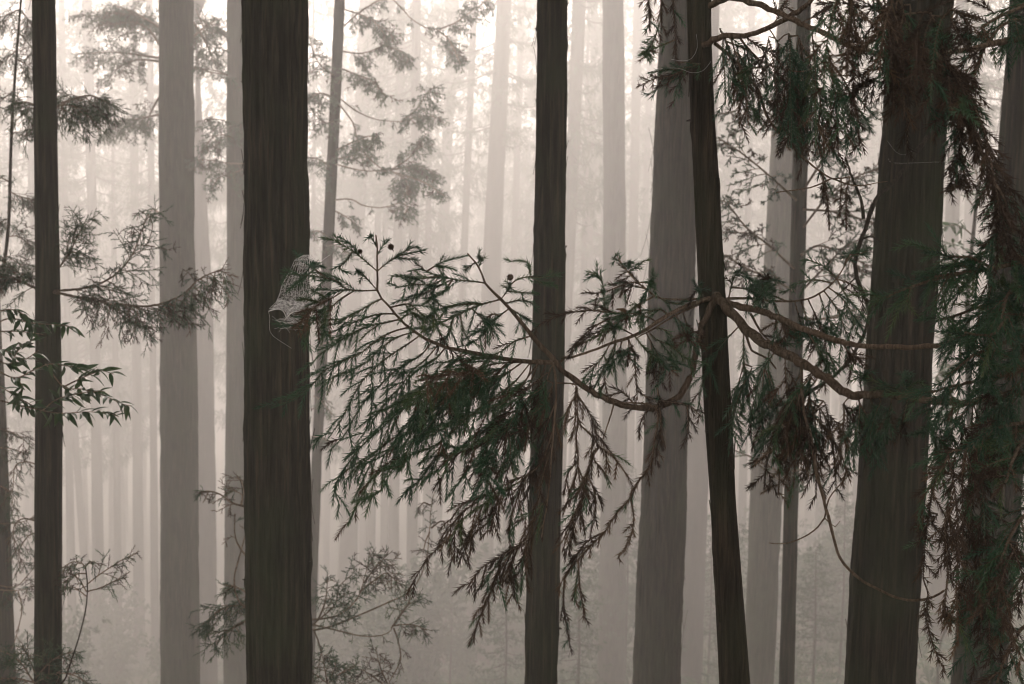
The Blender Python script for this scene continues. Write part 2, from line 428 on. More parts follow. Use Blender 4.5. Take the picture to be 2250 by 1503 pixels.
for key, e, Y, lab in [
    ('f1', [(0, 2100, 2128), (500, 2076, 2106), (1503, 2035, 2072)], 30, 'pale cedar trunk between the big right trunk and the right edge, nearer one'),
    ('f2', [(0, 2140, 2166), (500, 2118, 2144), (1503, 2086, 2112)], 40, 'palest thin trunk between the big right trunk and the right edge'),
    ('f3', [(0, 55, 75), (400, 62, 84), (1503, 128, 152)], 42, 'pale thin trunk just right of the slim dark left trunk'),
    ('f4', [(0, 180, 202), (700, 198, 218), (1503, 208, 230)], 44, 'pale trunk midway between the slim dark left trunk and the grey-brown trunk'),
    ('f5', [(0, 282, 300), (700, 290, 308), (1503, 297, 317)], 48, 'faint narrow trunk next to the left side of the grey-brown trunk'),
    ('f6', [(0, 790, 822), (700, 760, 792), (1503, 742, 776)], 46, 'faint trunk right of the thin leaning cedar, first of the far row'),
    ('f7', [(0, 872, 890), (700, 862, 882), (1503, 850, 870)], 42, 'narrow faint trunk behind the tip of the near bough, second of the far row'),
    ('f8', [(0, 905, 925), (700, 899, 918), (1503, 893, 915)], 38, 'narrow pale trunk under the near bough, third of the far row'),
    ('f9', [(0, 985, 1008), (700, 955, 978), (1503, 935, 960)], 52, 'very faint trunk under the near bough, fourth of the far row'),
    ('f10', [(0, 1092, 1124), (500, 1064, 1104), (1000, 1043, 1086), (1503, 1024, 1072)], 38, 'wide pale leaning trunk left of the dark central trunk'),
    ('f11', [(0, 1258, 1288), (300, 1247, 1275), (700, 1228, 1256), (1503, 1185, 1220)], 36, 'pale leaning trunk showing right of the dark central trunk'),
    ('f12', [(0, 1392, 1412), (500, 1382, 1402), (1503, 1360, 1382)], 46, 'faint narrow trunk right of the grey central trunk'),
    ('f13', [(0, 1590, 1612), (600, 1592, 1612), (1503, 1590, 1612)], 50, 'faint trunk right of the slanting young trunk'),
    ('f14', [(0, 1870, 1892), (700, 1852, 1874), (1503, 1826, 1850)], 44, 'faint trunk behind the hanging dead stick left of the big right trunk'),
    ('g1', [(0, 128, 142), (700, 140, 154), (1503, 152, 168)], 46, 'slender pale trunk touching the right side of the slim dark left trunk low down'),
    ('g2', [(0, 236, 250), (700, 246, 259), (1503, 255, 269)], 50, 'slender pale trunk, third from the slim dark left trunk'),
    ('g3', [(0, 322, 336), (700, 328, 342), (1503, 334, 349)], 44, 'slender pale trunk almost hidden at the left side of the grey-brown trunk'),
    ('g4', [(0, 835, 850), (700, 818, 833), (1503, 800, 816)], 50, 'slender pale trunk below the middle of the near bough, left of the far row pair'),
    ('g5', [(0, 1035, 1050), (700, 1006, 1021), (1503, 985, 1002)], 44, 'slender pale trunk just left of the wide pale leaning trunk'),
    ('g6', [(0, 1140, 1154), (700, 1118, 1132), (1503, 1096, 1112)], 50, 'slender pale trunk between the wide pale leaning trunk and the dark central trunk'),
    ('g7', [(0, 1300, 1314), (700, 1285, 1299), (1503, 1262, 1278)], 48, 'slender pale trunk close to the left side of the grey central trunk'),
    ('g8', [(0, 1425, 1440), (700, 1404, 1418), (1503, 1382, 1396)], 52, 'slender pale trunk hugging the left side of the broad brown trunk'),
    ('g9', [(0, 1645, 1660), (700, 1632, 1646), (1503, 1616, 1632)], 46, 'slender pale trunk close to the left side of the green-grey trunk'),
    ('g10', [(0, 1915, 1930), (700, 1890, 1904), (1503, 1858, 1874)], 50, 'slender pale trunk close to the left side of the big right trunk'),
    ('f15', [(0, 1825, 1845), (700, 1808, 1828), (1503, 1782, 1802)], 50, 'faintest trunk right of the thin straight trunk'),
]:
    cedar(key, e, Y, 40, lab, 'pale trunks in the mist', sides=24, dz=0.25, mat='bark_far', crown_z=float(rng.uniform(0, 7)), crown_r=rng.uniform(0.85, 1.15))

# the far forest, dissolving: copies of four trees with their parts
def far_trunk(seed):
    H = 24.0
    zz = np.linspace(-0.6, H, 12)
    r_ = np.random.default_rng(seed)
    C = np.stack([np.cumsum(r_.normal(0, 0.05, 12)), np.cumsum(r_.normal(0, 0.03, 12)), zz], -1)
    C[:, :2] -= C[1, :2]
    rad = 0.27 * (1 - 0.93 * np.clip(zz / H, 0, 1) ** 1.2) * (1 + 0.25 * np.exp(-np.clip(zz, 0, 99) / 0.6))
    return trunk_mesh('trunk', C, rad, np.zeros(3), M['bark_far'], 14, 0.5, seed)
FT = [far_trunk(900 + k) for k in range(4)]
FC = [crown_data('crown', 14, 3.0, 170, 300 + k, blades=9, ln=0.32, wd=0.03) for k in range(4)]
spots = []
y = 80.0
while y < 186:
    x = -0.40 * y - 5
    while x < 0.40 * y + 5:
        px, py = x + rng.normal(0, 1.2), y + rng.normal(0, 1.4)
        if rng.random() < 0.9: spots.append((px, py))
        x += 6.6
    y += 8.5
for k, (px, py) in enumerate(spots):
    gz = float(ground_z(px, py))
    root = empty('distant_cedar', (px, py, gz), 'dim cedar dissolving into the bright mist of the far forest', 'tree', 'far forest in the mist')
    tr = part('trunk', FT[k % 4], root)
    s = float(rng.uniform(0.7, 1.25)); h = float(rng.uniform(1.6, 2.1))
    tr.scale = (s, s, h); tr.rotation_euler = (rng.normal(0, 0.012), rng.normal(0, 0.02), float(rng.uniform(0, 6.28)))
    c = part('crown', FC[(k * 7 + 3) % 4], root)
    cb = float(rng.uniform(11, 21)); c.location = (0, 0, cb); c.scale = (0.8 + 0.3 * s, 0.8 + 0.3 * s, (24 * h - cb) / 14); c.rotation_euler = (0, 0, float(rng.uniform(0, 6.28)))
print('far trees', len(spots))
# ------------------------------------------------------------------ unseen trees added round the camera, outside the frame; crowns shade the near mist
nspots = []
for gx_ in np.arange(-42, 43, 4.8):
    for gy_ in np.arange(3.0, 58, 4.8):
        x_, y_ = gx_ + rng.normal(0, 0.8), gy_ + rng.normal(0, 0.8)
        if y_ > -1.5 and abs(x_) < 0.40 * y_ + 1.8: continue
        if abs(x_) > 0.40 * y_ + 22: continue
        nspots.append((x_, y_))
for k, (px, py) in enumerate(nspots):
    gz = float(ground_z(px, py))
    root = empty('cedar_tree', (px, py, gz), 'unseen cedar of the surrounding forest, added to shade the near mist', 'tree', 'unseen shading cedars around the viewer')
    tr = part('trunk', FT[k % 4], root)
    s = float(rng.uniform(0.7, 1.1))
    cb = max(7.5, 1.6 + 0.17 * py + 2.0 - gz); tr.scale = (s, s, (cb + 9) / 24); tr.rotation_euler = (0, 0, float(rng.uniform(0, 6.28)))
    c = part('crown', NC[k % 2], root)
    c.location = (0, 0, cb); c.scale = (1, 1, 0.8); c.rotation_euler = (0, 0, float(rng.uniform(0, 6.28)))
print('side trees', len(nspots))
# ------------------------------------------------------------------ needle foliage
GZ = np.array([0.0, 0, 1.0])
class Branch:
    """wood + shoots of one branch, built in world space"""
    def __init__(s, lod=0, dead_tone=0.5):
        s.w = MB(); s.green = []; s.dead = []; s.lod = lod; s.cones = []
        s.axes = []
    # lod: (needle spacing, needle length, needle half-width, shoot stem radius)
    LOD = [(0.0021, 0.0158, 0.00125, 0.0012), (0.0062, 0.0168, 0.0019, 0.0015), (0.012, 0.0255, 0.0052, 0.0026), (0.014, 0.026, 0.0048, 0.003)]
    def shoot(s, pts, dead, tint=None):
        (s.dead if dead else s.green).append((np.asarray(pts), rng.random() if tint is None else tint))
    def mesh_shoots(s, lst, mat, origin, name):
        if not lst: return None
        sp, nl, nw, sr = Branch.LOD[s.lod]
        Vs, Ts = [], []
        mb = MB()
        for pts, tint in lst:
            seg = np.linalg.norm(np.diff(pts, axis=0), axis=1)
            cum = np.concatenate([[0], np.cumsum(seg)]); L = cum[-1]
            n = max(4, int(L / sp))
            u = (np.arange(n) + rng.random()) / n * L
            u = np.minimum(u, L * 0.999)
            P = np.stack([np.interp(u, cum, pts[:, k]) for k in range(3)], -1)
            k = np.clip(np.searchsorted(cum, u) - 1, 0, len(seg) - 1)
            T = norm(np.diff(pts, axis=0))[k]
            U = norm(np.cross(T, np.array([0.21, 0.55, 0.8]))); W = np.cross(T, U)
            ph = np.arange(n) * (2.5133 + 0.004) + rng.random() * 6.28
            f = u / L
            ang = np.radians(np.where(f > 0.93, 20, 46 - 12 * f) + rng.normal(0, 4, n))
            rad = np.cos(ph)[:, None] * U + np.sin(ph)[:, None] * W
            ln = nl * (0.62 + 0.5 * np.sin(np.clip(f * 1.15, 0, 1) * math.pi) ** 0.6) * rng.uniform(0.8, 1.15, n)
            d = T * np.cos(ang)[:, None] + rad * np.sin(ang)[:, None]
            tip = P + d * ln[:, None] + T * (0.22 * ln)[:, None]
            a1 = norm(np.cross(d, T)) * nw
            a2 = d * 0; a2 = norm(np.cross(d, a1)) * nw
            b0 = P + a1; b1 = P - 0.5 * a1 + 0.87 * a2; b2 = P - 0.5 * a1 - 0.87 * a2
            Vs.append(np.stack([b0, b1, b2, tip], 1).reshape(-1, 3))
            Ts.append(np.repeat(np.clip(tint + rng.normal(0, 0.06, n), 0, 1), 4))
            mb.tube(pts if len(pts) < 4 else pts[np.unique(np.linspace(0, len(pts) - 1, max(3, len(pts) // 2 + (s.lod == 0))).astype(int))], sr, sr * 0.5, 3, 1, 0.3 if not name.startswith('dead') else 0.9)
        V = np.concatenate(Vs); q = np.arange(len(V) // 4)[:, None] * 4
        F = (q[:, :, None] + np.array([[0, 1, 3], [1, 2, 3], [2, 0, 3]])[None]).reshape(-1, 3)
        mb.add(V, F, 0, np.concatenate(Ts))
        return mb.data(name, [mat, M['stem']], origin)
    def link(s, root, origin, name='branch', label=None, mat='twig'):
        if s.w.n == 0: s.w.tube([np.asarray(origin), np.asarray(origin) + GZ * 0.01], 0.002, 0.001)
        wo = part(name, s.w.data(name, M[mat], origin, True), root)
        if label: wo['label'] = label
        for lst, mt_, nm in ((s.green, M['needle'], 'needle_foliage'), (s.dead, M['dead'], 'dead_needle_foliage')):
            d = s.mesh_shoots(lst, mt_, origin, nm)
            if d: part(nm, d, wo)
        for p, r_ in s.cones:
            c = part('cone', cone_mesh(), wo)
            c.location = Vector(p - np.asarray(origin)); c.scale = (r_,) * 3
            c.rotation_euler = tuple(rng.normal(0, 0.4, 3))
        return wo

_cone = None
def cone_mesh():
    """small round cedar cone of pointed scales"""
    global _cone
    if _cone: return _cone
    mb = MB()
    n = 60
    k = np.arange(n); z = 1 - 2 * (k + 0.5) / n; ph = k * 2.39996
    r_ = np.sqrt(1 - z * z)
    D = np.stack([r_ * np.cos(ph), r_ * np.sin(ph), z], -1)
    U = norm(np.cross(D, [0.3, 0.2, 0.93])); W = np.cross(D, U)
    core = D * 0.6
    for i_ in range(n):
        c = D[i_] * 0.55; a = U[i_] * 0.22; b_ = W[i_] * 0.22; t_ = D[i_] * rng.uniform(0.95, 1.15) + np.array([0, 0, 0.12])
        mb.add([c + a, c + b_, c - a, c - b_, t_], [(0, 1, 4), (1, 2, 4), (2, 3, 4), (3, 0, 4)], 0, rng.random())
    mb.tube([np.array([0, 0, -0.5]), np.array([0, 0, -1.6])], 0.14, 0.1, 5, 0, 0.3)
    _cone = mb.data('cone', [M['dead']])
    return _cone

def grow(P0, d, L, n, droop, lift=0.0, wob=0.06):
    d = norm(d); P = [np.asarray(P0, float)]; st = L / n
    for k in range(n):
        f = k / n
        d = norm(d + np.array([0, 0, -droop * (1 - f) + lift * f]) / n * 2 + rng.normal(0, wob, 3))
        P.append(P[-1] + d * st)
    return np.array(P)

def dress(B, pts, sl, ds, start=0.12, dead=0.1, droop=0.5, r=0.002, tip_bare=False, spread=42, bare=False, sub=True, plane=0.55):
    """pts: 3-D polyline of a twig; gives it bark, needles on its outer part and side shoots"""
    pts = np.asarray(pts)
    if len(pts) < 4:
        pts = np.array([pts[0] + (pts[-1] - pts[0]) * f_ for f_ in np.linspace(0, 1, 5)])
    B.w.tube(pts, r, max(0.0008, r * 0.3), 4, knob=0.08)
    if bare: return
    seg = np.linalg.norm(np.diff(pts, axis=0), axis=1); cum = np.concatenate([[0], np.cumsum(seg)]); L = cum[-1]
    k0 = int(len(pts) * (0.10 if B.lod == 0 else 0.3))
    is_dead = rng.random() < dead
    tone = rng.uniform(0.1, 0.9)
    if len(pts) - k0 > 2: B.shoot(pts[k0:], is_dead, tone)
    n = max(1, int(L * (1 - start) / ds))
    sgn = 1 if rng.random() < 0.5 else -1
    for k in range(n):
        u = (start + (1 - start) * (k + rng.uniform(0.2, 0.8)) / n) * L
        P = np.array([np.interp(u, cum, pts[:, c]) for c in range(3)])
        i_ = min(len(seg) - 1, max(0, np.searchsorted(cum, u) - 1))
        T = norm(pts[i_ + 1] - pts[i_])
        view = norm(P - CAMP)
        S = norm(np.cross(T, view)); N = np.cross(S, T)
        a = rng.normal(0, plane); sgn = -sgn
        side = (S * math.cos(a) + N * math.sin(a)) * sgn
        an = math.radians(spread + rng.normal(0, 9))
        f = u / L
        l = sl * (1.05 - 0.5 * f) * rng.uniform(0.45, 1.25)
        q = grow(P, T * math.cos(an) + side * math.sin(an), l, 5, droop, 0, 0.05)
        d_ = rng.random() < (0.85 if is_dead else dead * 0.6)
        B.shoot(q, d_, np.clip(tone + rng.normal(0, 0.15), 0, 1))
        if sub and l > 0.055 and (B.lod or rng.random() < 0.45):
            for h in range(rng.integers(1, 3 if B.lod == 0 else 4)):
                j = rng.integers(1, 4)
                T2 = norm(q[j + 1] - q[j]); S2 = norm(np.cross(T2, view)) * (1 if rng.random() < 0.5 else -1)
                an2 = math.radians(rng.uniform(30, 50))
                B.shoot(grow(q[j], T2 * math.cos(an2) + S2 * math.sin(an2) + rng.normal(0, 0.15, 3), l * rng.uniform(0.3, 0.6), 4, droop, 0, 0.05), d_, tone)

def px_path(pp, Y0, Y1=None, jit=0.0, step=0.012, snap=None):
    Y1 = Y0 if Y1 is None else Y1
    n = len(pp)
    w_ = rng.normal(0, jit) if jit else 0
    Q0 = None
    if snap is not None and len(snap):
        A_ = np.concatenate(snap); p0 = at(pp[0][0], pp[0][1], Y0)
        a = (A_ - CAMP); p_ = (p0 - CAMP); a = a / a[:, 1:2]; p_ = p_ / p_[1]
        dd = np.linalg.norm((a - p_)[:, [0, 2]], axis=1) * FPX
        k_ = int(np.argmin(dd))
        if dd[k_] < 110:
            Q0 = A_[k_]; Y0 = float(Q0[1])
            if dd[k_] < 14: pp = pp[1:]; n -= 1
    Q = [at(x, y, Y0 + (Y1 - Y0) * k / max(1, n - 1) + w_ * k / max(1, n - 1)) for k, (x, y) in enumerate(pp)]
    if Q0 is not None: Q = [Q0] + Q
    return spline(Q, step)

def twig(B, pp, Y0, Y1=None, sl=0.075, ds=0.016, jit=0.08, step=0.012, **kw):
    P = px_path(pp, Y0, Y1, jit, step, B.axes)
    B.axes.append(P[2:])
    dress(B, P, sl, ds, **kw)

def stem(B, pp, Y0, Y1, r0, r1, knob=0.05, step=0.015):
    P = px_path(pp, Y0, Y1, 0, step)
    P = P + rng.normal(0, r1 * 0.25, P.shape)
    B.w.tube(P, r0, r1, 8, knob=knob)
    B.axes.append(P)
    return P

def auto(B, P, nlat, llen, sl, ds, start=0.25, droop=0.5, lift=0.25, dead=0.1, r=0.003, spread=48, plane=0.5, hang=0.0, **kw):
    """dress the 3-D stem P with side twigs"""
    seg = np.linalg.norm(np.diff(P, axis=0), axis=1); cum = np.concatenate([[0], np.cumsum(seg)]); L = cum[-1]
    sgn = 1
    for k in range(nlat):
        f = start + (1 - start) * (k + rng.uniform(0.1, 0.9)) / nlat
        u = f * L
        Q = np.array([np.interp(u, cum, P[:, c]) for c in range(3)])
        i_ = min(len(seg) - 1, max(0, np.searchsorted(cum, u) - 1))
        T = norm(P[i_ + 1] - P[i_])
        S = norm(np.cross(T, GZ + rng.normal(0, plane, 3)) + 1e-6); sgn = -sgn
        an = math.radians(spread + rng.normal(0, 10))
        d = T * math.cos(an) + S * sgn * math.sin(an) - GZ * hang
        l = llen * (1.1 - 0.65 * max(0, f - start) / max(0.01, 1 - start)) * rng.uniform(0.6, 1.15)
        dress(B, grow(Q, d, l, max(5, int(l / 0.03)), droop, lift), sl, ds, dead=dead, droop=droop * 0.6, r=r, **kw)
    dress(B, P[max(0, min(int(len(P) * 0.8), len(P) - 4)):], sl, ds, dead=dead, droop=droop * 0.6, r=r, **kw)

def curtain(B, starts, Ls, lean, Y0, Y1, n, sl=0.09, ds=0.026, dead=0.5, r=0.0018, **kw):
    """n hanging twigs from points along the px polyline `starts`; Ls px length range, lean px per px range"""
    S = np.array(starts, float)
    for k in range(n):
        f = rng.random() * (len(S) - 1); i_ = min(int(f), len(S) - 2); t_ = f - i_
        x, y = S[i_] * (1 - t_) + S[i_ + 1] * t_
        Y = Y0 + (Y1 - Y0) * f / (len(S) - 1)
        L = rng.uniform(*Ls); le = rng.uniform(*lean)
        pp = [(x, y), (x + le * L * 0.45, y + L * 0.25), (x + le * L * 0.85, y + L * 0.62), (x + le * L, y + L)]
        twig(B, pp, Y, Y + rng.normal(0, 0.08), sl=sl, ds=ds, dead=dead, r=r, **kw)
# ------------------------------------------------------------------ the slanting young cedar in front and its boughs
YT = 3.6
cedar('young', [(-20, 1508, 1562), (100, 1512, 1563), (260, 1518, 1570), (400, 1525, 1580), (660, 1537, 1593), (900, 1548, 1606), (1100, 1562, 1616), (1300, 1572, 1632), (1503, 1582, 1648)], YT, 8.2,
      'slanting slender dark young cedar in front, its whorl of branches spreading both ways', sides=72, dz=0.012, mat='bark_young', ridge=0.8,
      knots=[(0.5, 265, 0.012, 0.12), (0.5, 1190, 0.015, 0.06), (0.0, 390, 0.012, 0.06), (0.5, 1240, 0.012, 0.05), (0.75, 660, 0.04, 0.16), (0.25, 85, 0.03, 0.15)],
      name='young_cedar', crown_z=3.4, crown_r=0.45)
yroot, ybase = TREES['young'][0], TREES['young'][1]

# --- the long needle bough reaching left
B = Branch(0)
YB = 3.4
stem(B, [(1572, 655), (1552, 690), (1532, 755), (1522, 815), (1492, 868), (1432, 896), (1350, 884), (1290, 855), (1243, 820), (1217, 792)], YT - 0.06, YB, 0.0085, 0.0068, 0.06)
stem(B, [(1217, 790), (1190, 762), (1169, 738), (1143, 706), (1120, 678), (1100, 658), (1086, 644), (1066, 622), (1058, 600), (1044, 576), (1028, 557)], YB, YB, 0.0062, 0.0018, 0.06)
stem(B, [(1217, 797), (1150, 794), (1080, 783), (1020, 771), (979, 763), (949, 751), (923, 737), (889, 712), (879, 702), (857, 676), (839, 656), (829, 638), (829, 612), (829, 580), (829, 545), (826, 516)], YB, YB - 0.1, 0.0060, 0.0016, 0.06)
Y = YB - 0.07
for pp in [  # upper left leader
    [(829, 592), (800, 571), (775, 551), (755, 540), (730, 527), (706, 522)], [(782, 556), (768, 534), (742, 521)],
    [(832, 596), (850, 578), (875, 561), (900, 546), (918, 541)], [(872, 563), (905, 556), (936, 548)], [(865, 567), (895, 569), (921, 572)],
    [(829, 560), (841, 540), (855, 526)], [(828, 628), (800, 606), (783, 595)], [(826, 545), (818, 524), (812, 518)],
    [(760, 574), (745, 588), (760, 600)]]:
    twig(B, pp, Y, Y - 0.05, sl=0.03, ds=0.025, droop=0.15, dead=0.0, jit=0.04, r=0.0016, start=0.3, sub=False, spread=35)
for pp in [
    [(830, 641), (800, 639), (770, 637), (752, 630), (738, 616), (715, 611), (690, 607), (655, 604), (618, 601)], [(718, 612), (697, 596), (676, 580), (652, 570)],
    [(757, 636), (735, 652), (702, 668), (676, 690), (650, 722)], [(780, 640), (745, 660), (712, 690), (690, 705), (655, 735)], [(770, 650), (730, 640), (700, 660), (668, 675)],
    [(850, 655), (815, 668), (782, 688), (742, 706)], [(870, 680), (835, 690), (798, 700), (758, 716), (720, 735), (695, 748)],
    [(880, 700), (842, 710), (800, 720), (760, 741), (728, 762), (700, 782), (684, 802)],
    [(905, 718), (860, 730), (822, 752), (790, 778), (760, 790), (735, 802), (710, 817), (690, 842), (650, 874), (600, 895)],
    [(915, 725), (870, 742), (835, 768), (800, 800), (765, 815), (730, 830), (700, 860)],
    [(925, 735), (890, 760), (850, 786), (820, 812), (800, 832), (780, 862), (765, 892), (750, 922), (722, 962)],
    [(950, 750), (925, 780), (890, 800), (860, 822), (830, 852), (800, 884), (780, 915), (758, 955), (722, 992)],
    [(960, 755), (935, 790), (905, 815), (880, 850), (850, 880), (838, 900), (815, 930), (798, 955), (782, 975)],
    [(985, 765), (955, 790), (925, 808), (900, 830), (880, 868), (870, 895)], [(1020, 772), (992, 802), (958, 832), (928, 852), (898, 874), (860, 895), (830, 905)],
    [(880, 690), (905, 688), (930, 700), (955, 690)], [(870, 672), (895, 668), (915, 680), (940, 705)]]:
    twig(B, pp, Y, Y - 0.08, sl=0.09, ds=0.025, droop=0.5, dead=0.05, jit=0.12)
for pp in [  # the dense drooping mass
    [(1160, 796), (1080, 801), (1030, 830), (982, 850), (940, 880), (900, 892), (868, 912), (840, 940), (800, 975), (770, 1012), (745, 1050), (735, 1072), (746, 1112)],
    [(1150, 800), (1100, 830), (1060, 850), (1010, 880), (960, 910), (920, 940), (880, 962), (850, 990), (825, 1002), (800, 1050), (784, 1086)],
    [(1170, 800), (1130, 840), (1090, 870), (1050, 900), (1010, 932), (970, 970), (930, 990), (880, 1010), (840, 1032), (810, 1062), (790, 1100), (764, 1154)],
    [(1190, 800), (1160, 850), (1130, 890), (1100, 920), (1060, 950), (1020, 976), (990, 1000), (960, 1004), (930, 1042), (908, 1070), (892, 1082)],
    [(1200, 805), (1180, 860), (1150, 900), (1120, 930), (1080, 960), (1050, 980), (1002, 1000), (975, 1042), (962, 1082)],
    [(1210, 810), (1195, 848), (1165, 870), (1150, 884), (1130, 912), (1115, 942), (1090, 962), (1060, 990), (1030, 1032), (990, 1086)],
    [(1110, 960), (1095, 990), (1074, 1004), (1068, 1042), (1072, 1082)], [(1195, 890), (1160, 920), (1130, 960), (1115, 1002), (1098, 1052)],
    [(1215, 842), (1190, 918), (1160, 940), (1140, 952), (1130, 992), (1108, 1058)], [(1100, 830), (1050, 840), (1000, 860), (950, 880), (905, 920), (880, 950)],
    [(1120, 800), (1080, 830), (1040, 850), (1000, 870), (950, 900), (920, 920), (900, 960), (880, 985)], [(1060, 850), (1010, 870), (970, 900), (940, 940), (915, 960)],
    [(1080, 783), (1050, 810), (1020, 820), (985, 845), (950, 855), (920, 880)], [(1030, 772), (1000, 790), (970, 800), (950, 830), (935, 850)],
    [(1130, 796), (1090, 815), (1050, 830), (1010, 850), (985, 880), (950, 900), (930, 930)]]:
    twig(B, pp, YB - 0.02, YB - 0.14, sl=0.098, ds=0.024, droop=0.75, dead=0.24, jit=0.16, start=0.06, spread=36)
    if pp[0][0] > 1075: twig(B, [pp[0]] + [(x_ + rng.normal(0, 16) + 8, y_ + rng.normal(0, 12) - 10) for x_, y_ in pp[1:-1]], YB, YB - 0.1, sl=0.09, ds=0.024, droop=0.7, dead=0.25, jit=0.16, start=0.06, spread=36)
for pp in [  # second leader
    [(1065, 622), (1040, 618), (1010, 616), (980, 610), (950, 602), (925, 592), (898, 596)], [(1000, 613), (965, 628), (925, 648), (890, 660)], [(985, 610), (950, 625), (910, 625), (870, 632)],
    [(960, 604), (930, 612), (895, 610), (860, 606)], [(940, 598), (955, 585), (975, 588)], [(1000, 614), (975, 640), (950, 655), (930, 670)], [(960, 610), (945, 640), (960, 665), (985, 680)],
    [(1090, 655), (1050, 672), (1010, 690), (970, 708), (940, 722), (900, 722)], [(1060, 668), (1030, 668), (1000, 672), (970, 680)],
    [(1110, 680), (1090, 700), (1075, 720), (1060, 736), (1040, 752), (1008, 762)], [(1165, 742), (1130, 750), (1110, 766), (1080, 782), (1040, 790)],
    [(1100, 695), (1080, 690), (1072, 715)], [(1118, 672), (1140, 690), (1165, 705)], [(1040, 680), (1060, 700), (1080, 715)], [(1010, 700), (1020, 730), (1035, 755)],
    [(960, 715), (970, 740), (990, 770), (1000, 800)], [(1000, 700), (985, 735), (960, 765)]]:
    twig(B, pp, YB, YB - 0.06, sl=0.075, ds=0.025, droop=0.5, dead=0.06, jit=0.1)
for pp in [[(1056, 592), (1058, 573), (1051, 562)], [(1048, 580), (1035, 584), (1019, 594)], [(1110, 655), (1114, 640), (1121, 622)], [(1118, 626), (1140, 612), (1165, 607), (1166, 592), (1160, 577), (1140, 572), (1120, 575)],
           [(1115, 646), (1150, 643), (1184, 646)], [(1118, 660), (1150, 659), (1184, 676)], [(1160, 607), (1185, 610), (1215, 605), (1235, 600)], [(1166, 600), (1190, 622), (1222, 628)]]:
    twig(B, pp, YB, YB - 0.03, sl=0.028, ds=0.023, droop=0.2, dead=0.0, jit=0.04, r=0.0016, start=0.25, sub=False)
for (x, y, r_) in [(859, 543, 0.0085), (791, 553, 0.0065), (1121, 610, 0.009), (877, 561, 0.005)]:
    B.cones.append((at(x, y, YB - 0.08), r_))
B.link(yroot, ybase, 'branch', 'long drooping bough reaching left with green needles browning below')

# --- hanging brown tails below that bough, left and right of the dark central trunk
B = Branch(0)
stem(B, [(1217, 800), (1222, 860), (1215, 960), (1205, 1080), (1190, 1180)], YB - 0.02, YB - 0.1, 0.003, 0.0014)
for pp in [[(1215, 950), (1190, 1015), (1160, 1042), (1120, 1060), (1080, 1082), (1050, 1100), (1012, 1130), (990, 1160), (970, 1196), (940, 1226), (918, 1262), (898, 1297)],
           [(1180, 1025), (1140, 1060), (1100, 1080), (1060, 1110), (1030, 1130), (1000, 1165), (985, 1200)],
           [(1100, 1075), (1060, 1090), (1030, 1100), (1005, 1120), (990, 1145)],
           [(1120, 1062), (1090, 1110), (1070, 1150), (1035, 1180), (1022, 1218)], [(1060, 1110), (1045, 1150), (1030, 1180), (1022, 1215)], [(1010, 1135), (1000, 1165), (998, 1200), (998, 1236)],
           [(1145, 1050), (1140, 1085), (1126, 1130), (1118, 1170), (1123, 1210)], [(1100, 1070), (1090, 1110), (1076, 1170)],
           [(1200, 1150), (1165, 1185), (1130, 1205), (1095, 1225), (1060, 1246), (1027, 1292)], [(1150, 1195), (1110, 1222), (1080, 1258), (1058, 1293)], [(1135, 1205), (1100, 1250), (1075, 1310), (1052, 1362), (1040, 1404)],
           [(1140, 1205), (1125, 1240), (1122, 1270), (1134, 1322)], [(1170, 1185), (1150, 1240), (1125, 1280)], [(1205, 1090), (1180, 1120), (1150, 1140), (1128, 1160)], [(1200, 1100), (1170, 1150), (1155, 1200), (1158, 1290)],
           [(1225, 900), (1210, 980), (1195, 1040), (1180, 1110)], [(1228, 880), (1200, 940), (1180, 1010), (1160, 1080), (1140, 1120)]]:
    twig(B, pp, YB - 0.06, YB - 0.12, sl=0.075, ds=0.023, droop=0.75, dead=0.93, jit=0.08, start=0.08, spread=33)
for pp in [[(1265, 846), (1267, 880), (1269, 930), (1265, 965), (1270, 1000), (1266, 1040), (1252, 1085), (1238, 1130)], [(1265, 868), (1247, 900), (1240, 945)], [(1270, 870), (1290, 900), (1306, 936), (1311, 958)],
           [(1270, 930), (1298, 955), (1318, 982), (1346, 1002), (1376, 1042)], [(1300, 1000), (1322, 1032), (1342, 1062)], [(1320, 985), (1305, 1000), (1292, 1032), (1284, 1072), (1274, 1112), (1250, 1170), (1236, 1210)],
           [(1290, 1040), (1305, 1075), (1308, 1120), (1302, 1150), (1296, 1185)], [(1280, 1060), (1262, 1090), (1245, 1110)], [(1278, 1090), (1270, 1130), (1258, 1165), (1250, 1218)], [(1262, 1010), (1248, 1040), (1240, 1085)],
           [(1292, 1020), (1280, 1100), (1262, 1130), (1240, 1180)], [(1265, 1020), (1280, 1050), (1290, 1090)]]:
    twig(B, pp, YB - 0.02, YB - 0.08, sl=0.07, ds=0.025, droop=0.7, dead=0.93, jit=0.06, start=0.1, spread=33)
stem(B, [(1350, 884), (1338, 925), (1322, 972)], YB, YB, 0.0022, 0.0012)
for pp in [[(1440, 896), (1437, 975), (1426, 1030), (1400, 1060), (1385, 1095), (1356, 1126), (1330, 1168), (1300, 1198), (1270, 1230), (1240, 1268), (1226, 1300)],
           [(1386, 1092), (1393, 1140), (1381, 1190), (1358, 1226)], [(1330, 1165), (1290, 1190), (1262, 1225), (1240, 1250)], [(1272, 1225), (1274, 1290), (1286, 1362)], [(1268, 1250), (1264, 1290), (1262, 1328)],
           [(1240, 1265), (1238, 1330), (1246, 1380), (1252, 1420)], [(1300, 1195), (1275, 1210), (1250, 1255)], [(1430, 900), (1410, 920), (1404, 960)]]:
    twig(B, pp, YB, YB - 0.05, sl=0.034, ds=0.016, droop=0.6, dead=0.95, jit=0.04, start=0.3, spread=32)
B.link(yroot, ybase, 'branch', 'brown withered tails hanging below the near bough')

